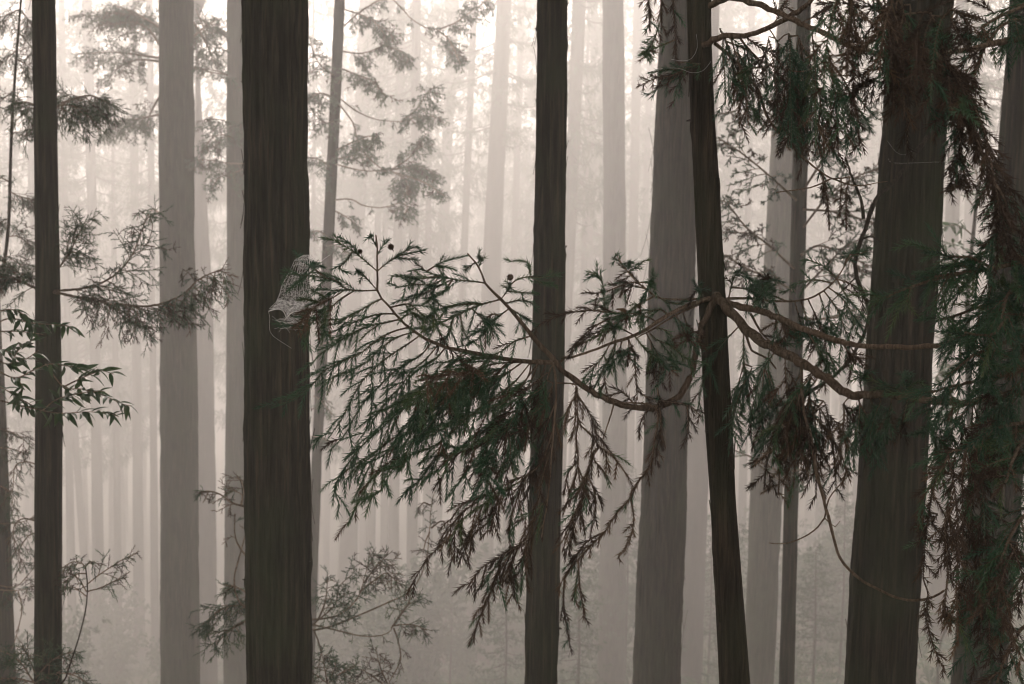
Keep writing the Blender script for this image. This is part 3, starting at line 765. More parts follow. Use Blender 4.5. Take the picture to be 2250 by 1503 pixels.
# --- the shorter left bough at whorl height
B = Branch(0)
stem(B, [(1560, 655), (1510, 672), (1455, 700), (1420, 724), (1380, 743), (1340, 755), (1285, 776), (1245, 788)], YT - 0.05, YB + 0.05, 0.0062, 0.0025)
stem(B, [(1545, 665), (1490, 690), (1440, 720), (1400, 742)], YT, YB + 0.1, 0.003, 0.0015)
stem(B, [(1550, 656), (1500, 658), (1450, 655), (1420, 636), (1392, 612), (1370, 585), (1352, 556)], YT, YB + 0.1, 0.003, 0.0012)
for pp in [[(1390, 612), (1384, 590), (1383, 573)], [(1392, 600), (1402, 585), (1412, 574)], [(1370, 585), (1358, 572), (1346, 566)], [(1330, 678), (1326, 640), (1319, 596)], [(1326, 622), (1310, 602), (1289, 597)], [(1318, 610), (1304, 600), (1290, 603)]]:
    twig(B, pp, YB + 0.08, sl=0.03, ds=0.016, droop=0.15, dead=0, jit=0.03, r=0.0014, sub=False)
for pp in [[(1440, 640), (1400, 622), (1370, 626), (1332, 640), (1298, 646)], [(1420, 630), (1380, 628), (1350, 645), (1310, 665)], [(1400, 620), (1425, 622), (1440, 630)], [(1440, 655), (1420, 660), (1395, 675), (1370, 700)],
           [(1450, 655), (1470, 665), (1500, 668)], [(1550, 650), (1530, 636), (1540, 640)], [(1420, 726), (1440, 745), (1475, 760), (1505, 785), (1535, 800)], [(1415, 728), (1440, 770), (1460, 800), (1472, 815)],
           [(1345, 756), (1320, 790), (1282, 832)], [(1350, 756), (1332, 800), (1306, 852)], [(1360, 750), (1345, 790), (1348, 815)], [(1365, 745), (1362, 770), (1368, 785)], [(1400, 735), (1420, 770), (1448, 790)], [(1480, 690), (1500, 720), (1520, 760)],
           [(1390, 742), (1360, 720), (1330, 715)], [(1430, 700), (1400, 690), (1370, 690), (1340, 700)], [(1470, 690), (1450, 680), (1410, 690)], [(1500, 690), (1510, 720), (1512, 750)], [(1440, 720), (1470, 730), (1480, 760)]]:
    twig(B, pp, YB + 0.08, YB, sl=0.075, ds=0.025, droop=0.55, dead=0.15, jit=0.1)
for pp in [[(1380, 742), (1394, 780), (1398, 830), (1400, 872)], [(1385, 742), (1383, 770), (1380, 775)], [(1400, 700), (1340, 716), (1290, 742), (1248, 772)], [(1380, 690), (1330, 685), (1290, 682), (1240, 690), (1200, 705), (1168, 728)], [(1350, 710), (1310, 740), (1270, 760), (1245, 790)],
           [(1340, 700), (1310, 715), (1280, 740), (1262, 765)], [(1440, 770), (1450, 800), (1444, 850)], [(1430, 745), (1436, 790), (1438, 830)], [(1395, 890), (1370, 862), (1345, 868), (1320, 872)], [(1450, 895), (1455, 930), (1450, 962)], [(1395, 865), (1420, 872), (1450, 880), (1510, 890), (1540, 915)], [(1510, 890), (1512, 930), (1508, 970)], [(1440, 900), (1452, 940), (1444, 980), (1440, 1020)]]:
    twig(B, pp, YB + 0.06, YB, sl=0.045, ds=0.02, droop=0.5, dead=0.75, jit=0.06)
B.link(yroot, ybase, 'branch')

# --- thick bare-barked limb running right from the whorl, and what hangs from it
B = Branch(0)
stem(B, [(1575, 650), (1612, 692), (1655, 738), (1700, 765), (1745, 788), (1790, 815), (1835, 846), (1872, 868), (1960, 868), (2040, 880), (2110, 886), (2190, 872), (2275, 850)], YT - 0.06, 2.75, 0.0125, 0.0065, 0.07)
stem(B, [(1600, 672), (1640, 740), (1652, 770), (1690, 790), (1705, 810)], YT - 0.05, YT - 0.1, 0.0045, 0.002)
stem(B, [(1760, 800), (1762, 850), (1765, 890), (1775, 940)], 3.3, 3.2, 0.004, 0.0025)
stem(B, [(1650, 690), (1672, 730), (1690, 748)], 3.55, 3.45, 0.0035, 0.002)
curtain(B, [(1620, 720), (1700, 775), (1800, 840)], (90, 190), (-0.5, 0.3), 3.6, 3.35, 9, dead=0.25)
curtain(B, [(1610, 800), (1680, 810), (1760, 850)], (120, 210), (-0.35, 0.35), 3.75, 3.5, 9, dead=0.25)
curtain(B, [(1740, 860), (1800, 880), (1880, 890)], (80, 230), (-0.3, 0.35), 3.4, 3.2, 16, dead=0.72)
curtain(B, [(1880, 885), (1960, 880), (2040, 890)], (60, 150), (-0.4, 0.5), 3.15, 3.0, 8, dead=0.3)
curtain(B, [(2060, 892), (2140, 885), (2250, 870)], (90, 210), (-0.7, 0.1), 3.0, 2.7, 8, dead=0.25, sl=0.085)
for pp in [[(1960, 868), (1930, 840), (1900, 830), (1870, 812)], [(1990, 872), (1960, 850), (1930, 852)], [(1900, 866), (1890, 840), (1905, 815)], [(2010, 875), (1985, 845), (1990, 815)], [(1980, 870), (2005, 845), (2030, 838)]]:
    twig(B, pp, 3.05, 3.0, sl=0.04, ds=0.02, droop=0.3, dead=0.1, jit=0.06)
B.link(yroot, ybase, 'branch', 'thick pale-barked limb running down to the right')

# --- second right limb
B = Branch(0)
stem(B, [(1580, 660), (1630, 674), (1680, 686), (1720, 703), (1770, 724), (1830, 745), (1880, 758), (1960, 762), (2050, 761), (2110, 742), (2180, 718), (2275, 695)], YT - 0.05, 2.7, 0.0085, 0.004, 0.06)
P = stem(B, [(1575, 658), (1640, 655), (1700, 662), (1760, 660), (1800, 645), (1838, 612), (1868, 560)], YT, YT - 0.2, 0.0038, 0.0013)
for pp in [[(1868, 562), (1885, 560), (1918, 545)], [(1862, 572), (1880, 558), (1898, 548)], [(1838, 612), (1810, 585), (1770, 570), (1760, 572)], [(1825, 622), (1790, 615), (1750, 625), (1722, 645)], [(1850, 590), (1860, 570), (1872, 552)]]:
    twig(B, pp, YT - 0.18, sl=0.038, ds=0.02, droop=0.2, dead=0, jit=0.05, sub=False)
for pp in [[(1840, 620), (1860, 650), (1885, 680), (1900, 705)], [(1850, 615), (1880, 630), (1905, 660)], [(1800, 646), (1815, 690), (1835, 730), (1852, 770)], [(1810, 640), (1840, 680), (1855, 720), (1870, 760)], [(1780, 655), (1795, 700), (1810, 740), (1818, 790)],
           [(1760, 660), (1775, 710), (1790, 760), (1812, 800)], [(1745, 660), (1760, 710), (1772, 745)], [(1700, 662), (1715, 700), (1730, 740)], [(1730, 662), (1700, 650), (1675, 640)], [(1650, 656), (1660, 630), (1690, 618)], [(1600, 650), (1612, 610), (1630, 588)], [(1595, 640), (1640, 635), (1680, 650)],
           [(1770, 724), (1800, 770), (1812, 800), (1835, 850)], [(1700, 700), (1710, 740), (1722, 755)], [(1850, 750), (1862, 770), (1880, 800)], [(1820, 640), (1850, 655), (1870, 690), (1885, 740)]]:
    twig(B, pp, YT - 0.12, YT - 0.2, sl=0.08, ds=0.025, droop=0.6, dead=0.3, jit=0.1)
B.link(yroot, ybase, 'branch')

# --- upper branches of the young cedar
B = Branch(0)
stem(B, [(1545, 100), (1590, 80), (1650, 76), (1700, 55), (1740, 34), (1775, 8), (1800, -25)], YT - 0.04, YT - 0.3, 0.0075, 0.005, 0.06)
stem(B, [(1545, 20), (1600, -5), (1660, 8), (1710, 28), (1760, 52), (1810, 72), (1870, 104), (1920, 115), (1965, 130)], YT, YT - 0.5, 0.0085, 0.0045, 0.06)
stem(B, [(1570, 95), (1600, 120), (1640, 160), (1668, 205), (1690, 265), (1735, 315), (1790, 368), (1828, 392), (1868, 390)], YT - 0.04, YT - 0.2, 0.0048, 0.0018, 0.06)
stem(B, [(1828, 392), (1780, 412), (1706, 423)], YT - 0.2, YT - 0.25, 0.0022, 0.0012)
stem(B, [(1828, 392), (1880, 408), (1950, 398)], YT - 0.2, YT - 0.1, 0.002, 0.001)
stem(B, [(1622, 78), (1645, 108), (1672, 134), (1720, 152), (1775, 155), (1830, 120)], YT, YT - 0.3, 0.003, 0.0014)
curtain(B, [(1400, -90), (1450, -70), (1500, -60)], (120, 230), (-0.05, 0.15), YT - 0.1, YT - 0.1, 4, dead=0.8, sl=0.045)
curtain(B, [(1560, 20), (1590, 80), (1640, 120)], (110, 190), (-0.2, 0.35), YT - 0.05, YT - 0.1, 8, dead=0.45)
curtain(B, [(1660, 90), (1720, 70), (1800, 90)], (130, 280), (-0.15, 0.4), YT - 0.15, YT - 0.3, 11, dead=0.4)
curtain(B, [(1740, 170), (1780, 160), (1830, 130)], (120, 240), (0.05, 0.6), YT - 0.2, YT - 0.35, 8, dead=0.3)
curtain(B, [(1680, 130), (1720, 165), (1760, 170)], (100, 230), (-0.1, 0.4), YT, YT - 0.1, 5, dead=0.5)
curtain(B, [(1780, 370), (1830, 392), (1860, 392)], (40, 130), (-0.1, 0.15), YT - 0.2, YT - 0.2, 4, dead=0.9, sl=0.03)
for pp in [[(1520, 140), (1480, 165), (1440, 172), (1400, 192)], [(1510, 145), (1470, 180), (1445, 195), (1422, 210)], [(1515, 150), (1490, 185), (1480, 230)], [(1540, 140), (1500, 150), (1455, 155), (1425, 160)], [(1485, 90), (1430, 110), (1416, 122)], [(1455, 40), (1440, 80), (1417, 125)]]:
    twig(B, pp, YT - 0.1, YT - 0.15, sl=0.035, ds=0.016, droop=0.3, dead=0.2, jit=0.05)
for pp in [[(1700, 60), (1720, 20), (1740, -20)], [(1760, 52), (1800, 30), (1830, 10)], [(1640, 80), (1680, 110), (1720, 115)], [(1690, 150), (1650, 150), (1620, 170)], [(1600, 90), (1640, 110), (1660, 140)], [(1830, 80), (1860, 60), (1880, 20)]]:
    twig(B, pp, YT - 0.1, YT - 0.2, sl=0.06, ds=0.02, droop=0.5, dead=0.3)
B.link(yroot, ybase, 'branch')

# --- bare hanging twig looping below the right limb
B = Branch(0)
stem(B, [(1775, 930), (1785, 985), (1797, 1050), (1812, 1105), (1828, 1165), (1845, 1225), (1880, 1265), (1930, 1296), (1975, 1314), (2012, 1320), (2050, 1312), (2075, 1298)], 3.25, 2.9, 0.0045, 0.0024, 0.05)
stem(B, [(1812, 1138), (1790, 1165), (1760, 1183), (1720, 1195), (1690, 1193)], 3.2, 3.3, 0.002, 0.001)
stem(B, [(1812, 1138), (1822, 1095), (1850, 1060), (1870, 1040)], 3.2, 3.3, 0.0018, 0.001)
stem(B, [(1812, 1138), (1835, 1158), (1846, 1145)], 3.2, 3.2, 0.0015, 0.0008)
B.link(yroot, ybase, 'bare_twig', 'bare looping twig hanging across the big right trunk')
# ------------------------------------------------------------------ middle-distance boughs, saplings, leaves
def attach(B, key, name='branch', label=None, mat='twig'):
    B.link(TREES[key][0], TREES[key][1], name, label, mat)

# slim left trunk
B = Branch(1)
P = stem(B, [(118, 642), (180, 655), (250, 668), (310, 673), (350, 668), (400, 648), (440, 612), (490, 590)], 8.45, 7.9, 0.009, 0.003)
auto(B, P, 44, 0.36, 0.125, 0.03, start=0.12, droop=0.8, lift=0.1, dead=0.28, r=0.003, hang=0.12)
P = stem(B, [(120, 640), (200, 630), (255, 602), (290, 560), (310, 510), (325, 470)], 8.45, 8.2, 0.008, 0.002)
auto(B, P, 26, 0.32, 0.125, 0.032, start=0.1, droop=0.6, dead=0.15, r=0.003)
P = stem(B, [(120, 600), (150, 560), (170, 520), (185, 490)], 8.5, 8.6, 0.006, 0.002)
auto(B, P, 22, 0.32, 0.09, 0.026, start=0.05, droop=0.5, dead=0.1, r=0.0025)
P = stem(B, [(90, 640), (50, 620), (10, 605), (-30, 600)], 8.5, 8.4, 0.009, 0.003)
auto(B, P, 26, 0.34, 0.10, 0.026, start=0.1, droop=0.7, dead=0.2, r=0.003)
stem(B, [(325, 470), (335, 500), (320, 545)], 8.2, 8.2, 0.003, 0.0015)
attach(B, 'slim_left', label='hazy boughs reaching right across the grey-brown trunk')
B = Branch(1)
P = stem(B, [(108, 245), (150, 222), (195, 210), (235, 222)], 8.7, 10.8, 0.009, 0.003)
auto(B, P, 40, 0.34, 0.15, 0.028, start=0.05, droop=0.9, dead=0.15, r=0.003, hang=0.15)
P = stem(B, [(95, 240), (60, 225), (25, 225)], 8.7, 10.5, 0.007, 0.003)
auto(B, P, 14, 0.26, 0.10, 0.026, start=0.1, droop=0.9, dead=0.1, r=0.003)
attach(B, 'slim_left')

def young(key, name, axis, Y0, Y1, r0, r1, label, ground=True):
    pts = [at(x, y, Y0 + (Y1 - Y0) * k / (len(axis) - 1)) for k, (x, y) in enumerate(axis)]
    b_ = pts[0]
    if ground:
        g = np.array([b_[0], b_[1], float(ground_z(b_[0], b_[1]))])
        pts = [g] + pts; b_ = g
    root = empty(name, b_, label, 'tree' if 'tree' in name or 'cedar' in name else 'sapling')
    mb = MB(); P = spline(pts, 0.03)
    mb.tube(P, r0, r1, 9, knob=0.03)
    part('trunk', mb.data('trunk', M['bark_young'], b_, True), root)
    TREES[key] = (root, np.asarray(b_), P, None, Y0)
    return root

young('sap_left', 'cedar_sapling', [(-25, 700), (5, 600), (18, 500), (22, 400), (25, 300), (34, 150), (46, 0), (52, -80)], 12.2, 12.2, 0.03, 0.009, 'thin feathery cedar sapling at the upper left edge')
for ax, n, l in [([(44, 20), (60, 40), (78, 70)], 12, 0.2), ([(44, 20), (25, 30), (0, 60)], 12, 0.22), ([(38, 110), (20, 125), (-5, 150)], 12, 0.22), ([(36, 130), (55, 140), (74, 165)], 10, 0.2), ([(40, 70), (62, 95), (78, 120)], 10, 0.2), ([(30, 200), (10, 215), (-15, 240)], 10, 0.2),
                 ([(46, 0), (50, -30), (54, -70)], 8, 0.2), ([(20, 420), (40, 430), (72, 440)], 12, 0.22), ([(18, 480), (0, 490), (-20, 510)], 10, 0.22), ([(15, 520), (40, 520), (70, 540)], 12, 0.22), ([(20, 400), (0, 390), (-20, 395)], 8, 0.2), ([(10, 560), (35, 575), (65, 600)], 12, 0.22), ([(8, 580), (-10, 600), (-30, 640)], 8, 0.2), ([(24, 300), (35, 290), (55, 300)], 3, 0.12)]:
    B = Branch(1)
    P = stem(B, ax, 12.2, 12.2 + rng.normal(0, 0.25), 0.006, 0.0025)
    auto(B, P, n + 4, l * 1.5, 0.085, 0.028, start=0.05, droop=0.5, dead=0.2, r=0.0025)
    attach(B, 'sap_left')

young('sap_low', 'cedar_sapling', [(120, 1600), (148, 1480), (172, 1405), (188, 1340), (192, 1290), (188, 1245)], 7.0, 7.0, 0.008, 0.003, 'small bare-stemmed cedar sapling with a few fronds at lower left')
for ax, n, l in [([(190, 1285), (215, 1265), (245, 1245), (272, 1228), (300, 1216)], 10, 0.1), ([(192, 1300), (225, 1290), (255, 1275), (280, 1268)], 8, 0.09), ([(188, 1250), (180, 1238), (160, 1235), (140, 1245)], 9, 0.1), ([(188, 1260), (165, 1262), (140, 1280)], 7, 0.09), ([(188, 1245), (196, 1236), (208, 1234)], 5, 0.06), ([(190, 1310), (160, 1290), (138, 1300)], 6, 0.08), ([(190, 1300), (175, 1275), (150, 1258)], 6, 0.08)]:
    B = Branch(1)
    P = stem(B, ax, 7.0, 7.0 + rng.normal(0, 0.1), 0.0035, 0.0018)
    auto(B, P, n, l * 1.1, 0.085, 0.034, start=0.2, droop=0.5, dead=0.35, r=0.002, sub=False)
    attach(B, 'sap_low')

young('fern_low', 'cedar_sapling', [(60, 1700), (70, 1560), (80, 1480)], 7.6, 7.6, 0.01, 0.004, 'dark bushy cedar sapling in the bottom left corner')
for ax, n in [([(75, 1500), (40, 1450), (0, 1430), (-30, 1430)], 16), ([(75, 1500), (30, 1490), (-20, 1495)], 14), ([(78, 1490), (110, 1455), (135, 1440), (160, 1430)], 12), ([(78, 1500), (120, 1480), (165, 1485), (200, 1510)], 14), ([(78, 1480), (60, 1440), (50, 1420)], 10), ([(80, 1530), (130, 1520), (185, 1530)], 12), ([(60, 1540), (20, 1530), (-20, 1540)], 12)]:
    B = Branch(1)
    P = stem(B, ax, 7.6, 7.6 + rng.normal(0, 0.2), 0.005, 0.002)
    auto(B, P, n, 0.17, 0.075, 0.022, start=0.1, droop=0.5, dead=0.08, r=0.0025)
    attach(B, 'fern_low')

# drooping fronds between the left edge and the slim trunk, on the left-edge cedar
for ax, n, l in [([(-30, 940), (10, 945), (45, 960), (70, 985)], 10, 0.16), ([(-30, 985), (20, 985), (60, 1000)], 8, 0.14), ([(90, 1025), (60, 1015), (35, 1022), (30, 1050), (28, 1085)], 12, 0.1), ([(-30, 1150), (20, 1150), (55, 1145), (80, 1130)], 10, 0.12), ([(80, 1145), (50, 1140), (30, 1160), (35, 1220)], 14, 0.14), ([(80, 1170), (60, 1180), (40, 1215), (45, 1250)], 12, 0.14), ([(-30, 1280), (30, 1290), (60, 1265), (82, 1235)], 8, 0.14), ([(-30, 1295), (40, 1297), (80, 1285)], 8, 0.12), ([(-20, 1060), (20, 1080), (30, 1120)], 10, 0.14), ([(40, 1300), (48, 1340), (35, 1400), (25, 1430)], 4, 0.08)]:
    B = Branch(1)
    P = stem(B, ax, 10.5, 10.2 + rng.normal(0, 0.3), 0.006, 0.002)
    auto(B, P, n, l * 1.4, 0.08, 0.03, start=0.15, droop=0.9, dead=0.4, r=0.0025)
    attach(B, 'left_edge')

# behind / beside the thick dark trunk
for ax, n in [([(545, 330), (505, 300), (470, 300), (445, 330)], 16), ([(545, 360), (500, 358), (460, 352), (432, 352)], 12), ([(540, 300), (510, 275), (480, 262), (455, 265)], 12), ([(545, 370), (510, 380), (480, 392), (465, 415)], 10), ([(545, 310), (560, 280), (540, 270)], 8), ([(430, 20), (450, 70), (455, 130)], 8), ([(500, 165), (470, 155), (425, 148)], 3)]:
    B = Branch(2)
    P = stem(B, ax, 19, 18, 0.011, 0.005)
    auto(B, P, int(n * 1.3), 0.5, 0.16, 0.042, start=0.15, droop=0.7, dead=0.15, r=0.005)
    attach(B, 'half_hidden')
for ax, n, l, dd in [([(580, 1345), (540, 1330), (500, 1335), (470, 1350), (450, 1385)], 18, 0.24, 0.05), ([(580, 1340), (550, 1310), (520, 1290), (495, 1285)], 10, 0.18, 0.05), ([(580, 1350), (540, 1365), (500, 1390), (470, 1420)], 14, 0.22, 0.1), ([(545, 1115), (510, 1105), (490, 1090), (465, 1080), (440, 1080)], 14, 0.1, 0.95), ([(530, 1110), (535, 1070), (520, 1045)], 8, 0.12, 0.8), ([(560, 1240), (535, 1215), (517, 1180), (516, 1130)], 1, 0.05, 0.9), ([(560, 1350), (525, 1320), (515, 1270), (530, 1210), (545, 1150)], 1, 0.05, 0.9)]:
    B = Branch(1)
    P = stem(B, ax, 7.6, 7.9, 0.006, 0.003)
    auto(B, P, n, l, 0.085, 0.028, start=0.2, droop=0.6, dead=dd, r=0.0025)
    attach(B, 'thick_dark')
for ax, n, l, dd in [([(660, 1383), (700, 1383), (745, 1370), (800, 1347), (850, 1325), (895, 1303), (922, 1270), (938, 1220), (944, 1160), (948, 1110), (955, 1080)], 3, 0.08, 0.6), ([(670, 1362), (720, 1358), (755, 1345), (785, 1315), (798, 1280), (808, 1240), (812, 1215)], 20, 0.26, 0.06), ([(700, 1360), (715, 1320), (720, 1270)], 14, 0.18, 0.03), ([(690, 1370), (735, 1330), (745, 1290), (770, 1265)], 12, 0.2, 0.05), ([(660, 1366), (740, 1385), (800, 1398), (850, 1392), (866, 1370), (885, 1340)], 5, 0.14, 0.1),
                     ([(860, 1380), (885, 1345), (900, 1320), (905, 1295)], 12, 0.2, 0.05), ([(862, 1375), (890, 1372), (915, 1375), (938, 1385)], 12, 0.14, 0.15), ([(790, 1300), (830, 1270), (850, 1260), (880, 1285)], 12, 0.22, 0.85), ([(800, 1280), (830, 1240), (845, 1225)], 10, 0.18, 0.7), ([(865, 1380), (875, 1410), (880, 1450), (860, 1490), (845, 1520)], 4, 0.08, 0.8), ([(850, 1500), (835, 1465), (828, 1435)], 12, 0.14, 0.9), ([(850, 1510), (810, 1480), (790, 1470)], 10, 0.12, 0.85),
                     ([(945, 1110), (930, 1105), (918, 1120)], 5, 0.06, 0.7), ([(948, 1160), (970, 1145), (990, 1155)], 6, 0.06, 0.7), ([(944, 1170), (935, 1190), (930, 1215)], 5, 0.05, 0.7), ([(690, 1385), (705, 1430), (698, 1470)], 3, 0.06, 0.7)]:
    B = Branch(1)
    P = stem(B, ax, 8.9, 8.7 + rng.normal(0, 0.15), 0.006, 0.002)
    auto(B, P, n, l * 0.9, 0.095, 0.032, start=0.15, droop=0.45, dead=dd, r=0.0022)
    attach(B, 'thick_dark')
young('low_mid', 'cedar_sapling', [(720, 1650), (722, 1560), (718, 1490)], 8.2, 8.2, 0.01, 0.004, 'small green cedar sapling top at the bottom right of the thick trunk')
for ax, n in [([(718, 1500), (712, 1460), (706, 1430)], 14), ([(718, 1505), (750, 1478), (775, 1468)], 12), ([(718, 1500), (690, 1480), (680, 1475)], 8), ([(720, 1520), (760, 1510), (800, 1512)], 10), ([(718, 1500), (735, 1470), (738, 1450)], 8)]:
    B = Branch(1)
    P = stem(B, ax, 8.2, 8.2, 0.004, 0.002); auto(B, P, n, 0.15, 0.07, 0.024, start=0.1, droop=0.5, dead=0.2, r=0.0022)
    attach(B, 'low_mid')

# the thin leaning cedar's sprays
for ax, n, l in [([(752, 60), (800, 20), (850, -5), (880, 15), (905, 42), (940, 62), (972, 66)], 5, 0.3), ([(965, 64), (1000, 50), (1035, 25), (1070, 0)], 16, 0.42), ([(960, 66), (985, 85), (1000, 115), (1012, 140)], 14, 0.34), ([(752, 20), (800, 35), (830, 55), (850, 90)], 16, 0.42), ([(748, 112), (795, 117), (840, 100), (865, 70)], 16, 0.42), ([(840, 100), (875, 110), (900, 130)], 12, 0.36), ([(748, 150), (785, 165), (820, 180), (850, 215)], 16, 0.40), ([(745, 215), (785, 245), (830, 263), (885, 268)], 3, 0.2), ([(880, 268), (915, 240), (935, 210), (955, 190)], 16, 0.42), ([(890, 265), (930, 255), (970, 260)], 12, 0.36),
                 ([(742, 225), (775, 270), (790, 320), (830, 365), (860, 375)], 4, 0.2), ([(735, 360), (790, 374), (850, 376)], 3, 0.2), ([(858, 374), (895, 350), (922, 320), (935, 295)], 16, 0.42), ([(860, 376), (890, 395), (895, 430)], 14, 0.40), ([(865, 372), (920, 365), (960, 385)], 14, 0.38), ([(870, 380), (930, 400), (975, 430)], 10, 0.34), ([(728, 440), (770, 438), (800, 452), (840, 456), (880, 445)], 3, 0.2), ([(880, 445), (895, 455), (885, 480)], 10, 0.28), ([(738, 330), (780, 310), (805, 300), (830, 300)], 16, 0.36), ([(738, 350), (790, 340), (820, 345)], 10, 0.34),
                 ([(742, 170), (710, 150), (690, 120), (680, 80)], 14, 0.40), ([(735, 215), (705, 205), (680, 215)], 12, 0.34), ([(738, 265), (715, 270), (695, 255), (680, 235)], 12, 0.3), ([(730, 370), (700, 350), (670, 345)], 10, 0.4), ([(720, 520), (700, 508), (680, 512)], 4, 0.3), ([(715, 540), (740, 540), (770, 560)], 8, 0.3), ([(690, 870), (705, 880), (730, 910)], 8, 0.26), ([(685, 960), (700, 960), (735, 975)], 10, 0.26), ([(730, 460), (765, 480), (790, 500)], 8, 0.3), ([(695, 760), (740, 745), (790, 730)], 8, 0.3)]:
    B = Branch(2)
    P = stem(B, ax, 18, 17.6 + rng.normal(0, 0.6), 0.014, 0.006, step=0.05)
    auto(B, P, int(n * 1.3), l * 1.1, 0.15, 0.038, start=0.12, droop=0.75, dead=0.12, r=0.005, hang=0.1)
    attach(B, 'thin_leaning')

# grey fronds right of the slanting tree
for ax, n, l in [([(1750, 440), (1700, 395), (1650, 352), (1605, 320), (1570, 300)], 18, 0.36), ([(1745, 590), (1690, 540), (1640, 500), (1605, 455), (1590, 440)], 20, 0.34), ([(1745, 640), (1690, 610), (1640, 590), (1595, 560)], 18, 0.36), ([(1765, 420), (1810, 350), (1870, 290), (1930, 240)], 18, 0.40), ([(1765, 500), (1820, 430), (1880, 390), (1935, 370)], 18, 0.40), ([(1760, 640), (1810, 590), (1860, 540), (1910, 520)], 16, 0.36), ([(1765, 460), (1830, 465), (1890, 480), (1940, 500)], 14, 0.34), ([(1755, 700), (1820, 700), (1880, 680), (1920, 690)], 12, 0.32),
                 ([(1740, 300), (1690, 250), (1640, 240), (1590, 250)], 14, 0.36), ([(1728, 1045), (1680, 1020), (1640, 1000), (1600, 985)], 3, 0.2), ([(1742, 1035), (1790, 1028), (1840, 1018)], 5, 0.2), ([(1740, 1045), (1765, 1042), (1760, 1070)], 5, 0.16), ([(1728, 1060), (1690, 1040), (1650, 1005)], 2, 0.15), ([(1760, 560), (1800, 540), (1850, 560), (1900, 600)], 14, 0.34), ([(1740, 200), (1800, 130), (1860, 120), (1910, 90)], 14, 0.40)]:
    B = Branch(2)
    P = stem(B, ax, 12.9, 12.2, 0.012, 0.005, step=0.05)
    auto(B, P, n, l, 0.12, 0.055, start=0.2, droop=0.45, lift=0.3, dead=0.25, r=0.0045, sub=True)
    attach(B, 'thin_straight')

# boughs crossing the mist-left trunk and dark limbs at its top
for ax, n, l in [([(352, 128), (300, 120), (240, 115), (180, 118)], 12, 0.5), ([(352, 135), (300, 132), (260, 150), (230, 185)], 6, 0.4), ([(425, 150), (460, 158), (500, 165)], 2, 0.2), ([(352, 100), (320, 60), (260, 40), (190, 35)], 22, 0.55), ([(352, 60), (300, 30), (250, 10)], 20, 0.5), ([(352, 210), (330, 250), (320, 290)], 8, 0.35), ([(360, 250), (310, 260), (270, 270), (230, 300)], 18, 0.45), ([(425, 80), (450, 60), (480, 40)], 12, 0.4), ([(420, 40), (455, 100), (470, 140)], 10, 0.4), ([(352, 470), (335, 460), (320, 490)], 3, 0.15)]:
    B = Branch(2)
    P = stem(B, ax, 18.6, 20.0, 0.022, 0.007, step=0.05)
    auto(B, P, int(n * 1.6) + 2, l * 1.5, 0.17, 0.045, start=0.2, droop=0.6, dead=0.15, r=0.005)
    attach(B, 'mist_left')

# dry crooked limb on the big right trunk
B = Branch(0)
stem(B, [(2040, 300), (2005, 345), (1970, 395), (1935, 425), (1912, 470), (1896, 520), (1880, 560), (1882, 605), (1898, 650), (1910, 685), (1905, 720), (1885, 760), (1858, 800), (1820, 835), (1770, 866), (1730, 885), (1690, 895)], 6.15, 5.7, 0.0105, 0.0065, 0.05, 0.03)
stem(B, [(1898, 480), (1892, 440), (1876, 400), (1865, 370), (1857, 347)], 5.85, 5.85, 0.008, 0.004)
stem(B, [(1990, 360), (1965, 360), (1950, 345)], 6.1, 6.1, 0.004, 0.002)
stem(B, [(1895, 525), (1915, 520), (1935, 532)], 5.85, 6.0, 0.005, 0.003)
stem(B, [(1880, 610), (1830, 660), (1790, 700)], 5.8, 6.0, 0.003, 0.0015)
attach(B, 'big_right', 'dead_limb', 'dry crooked bare limb curling down in front of the trunk', 'bark_young')

# ------------------------------------------------------------------ the young cedar beyond the right edge; its boughs come in from the right
young('right_young', 'young_cedar', [(2370, 1600), (2365, 1200), (2355, 700), (2350, 300), (2345, 0), (2340, -300)], 2.75, 2.75, 0.035, 0.024, 'near dark young cedar just beyond the right edge, its needle boughs filling the right side')
def rb(axes, label=None):
    B = Branch(0)
    for ax, Y0, Y1, n, l, dd, r0 in axes:
        P = stem(B, ax, Y0, Y1, r0, 0.0022)
        auto(B, P, max(4, int(n * 0.5)), l * 1.15, 0.09, 0.022, start=0.1, droop=0.6, dead=dd, r=0.0022)
    return B
B = rb([([(2350, 560), (2250, 575), (2180, 590), (2110, 600), (2055, 608)], 2.75, 2.6, 16, 0.16, 0.03, 0.006), ([(2110, 602), (2050, 615), (1990, 635), (1948, 652)], 2.62, 2.6, 8, 0.08, 0.05, 0.003), ([(2180, 590), (2130, 565), (2075, 566)], 2.6, 2.6, 8, 0.08, 0.03, 0.003), ([(2250, 570), (2200, 540), (2150, 540)], 2.7, 2.6, 10, 0.12, 0.03, 0.003),
        ([(2350, 640), (2240, 650), (2160, 672), (2110, 690), (2062, 705)], 2.75, 2.65, 14, 0.13, 0.05, 0.005), ([(2350, 720), (2260, 735), (2190, 760), (2140, 780), (2100, 812)], 2.75, 2.6, 16, 0.15, 0.05, 0.005), ([(2350, 800), (2260, 810), (2180, 830), (2110, 845), (2045, 862)], 2.75, 2.6, 16, 0.14, 0.05, 0.005), ([(2350, 690), (2280, 700), (2220, 690), (2180, 735), (2120, 730)], 2.7, 2.5, 12, 0.12, 0.05, 0.004), ([(2350, 600), (2280, 620), (2220, 640), (2200, 700)], 2.7, 2.5, 14, 0.14, 0.05, 0.005)])
curtain(B, [(2180, 860), (2220, 840), (2270, 820)], (100, 260), (-0.7, 0.1), 2.65, 2.6, 4, dead=0.15)
attach(B, 'right_young', label='dark green boughs entering from the right edge')
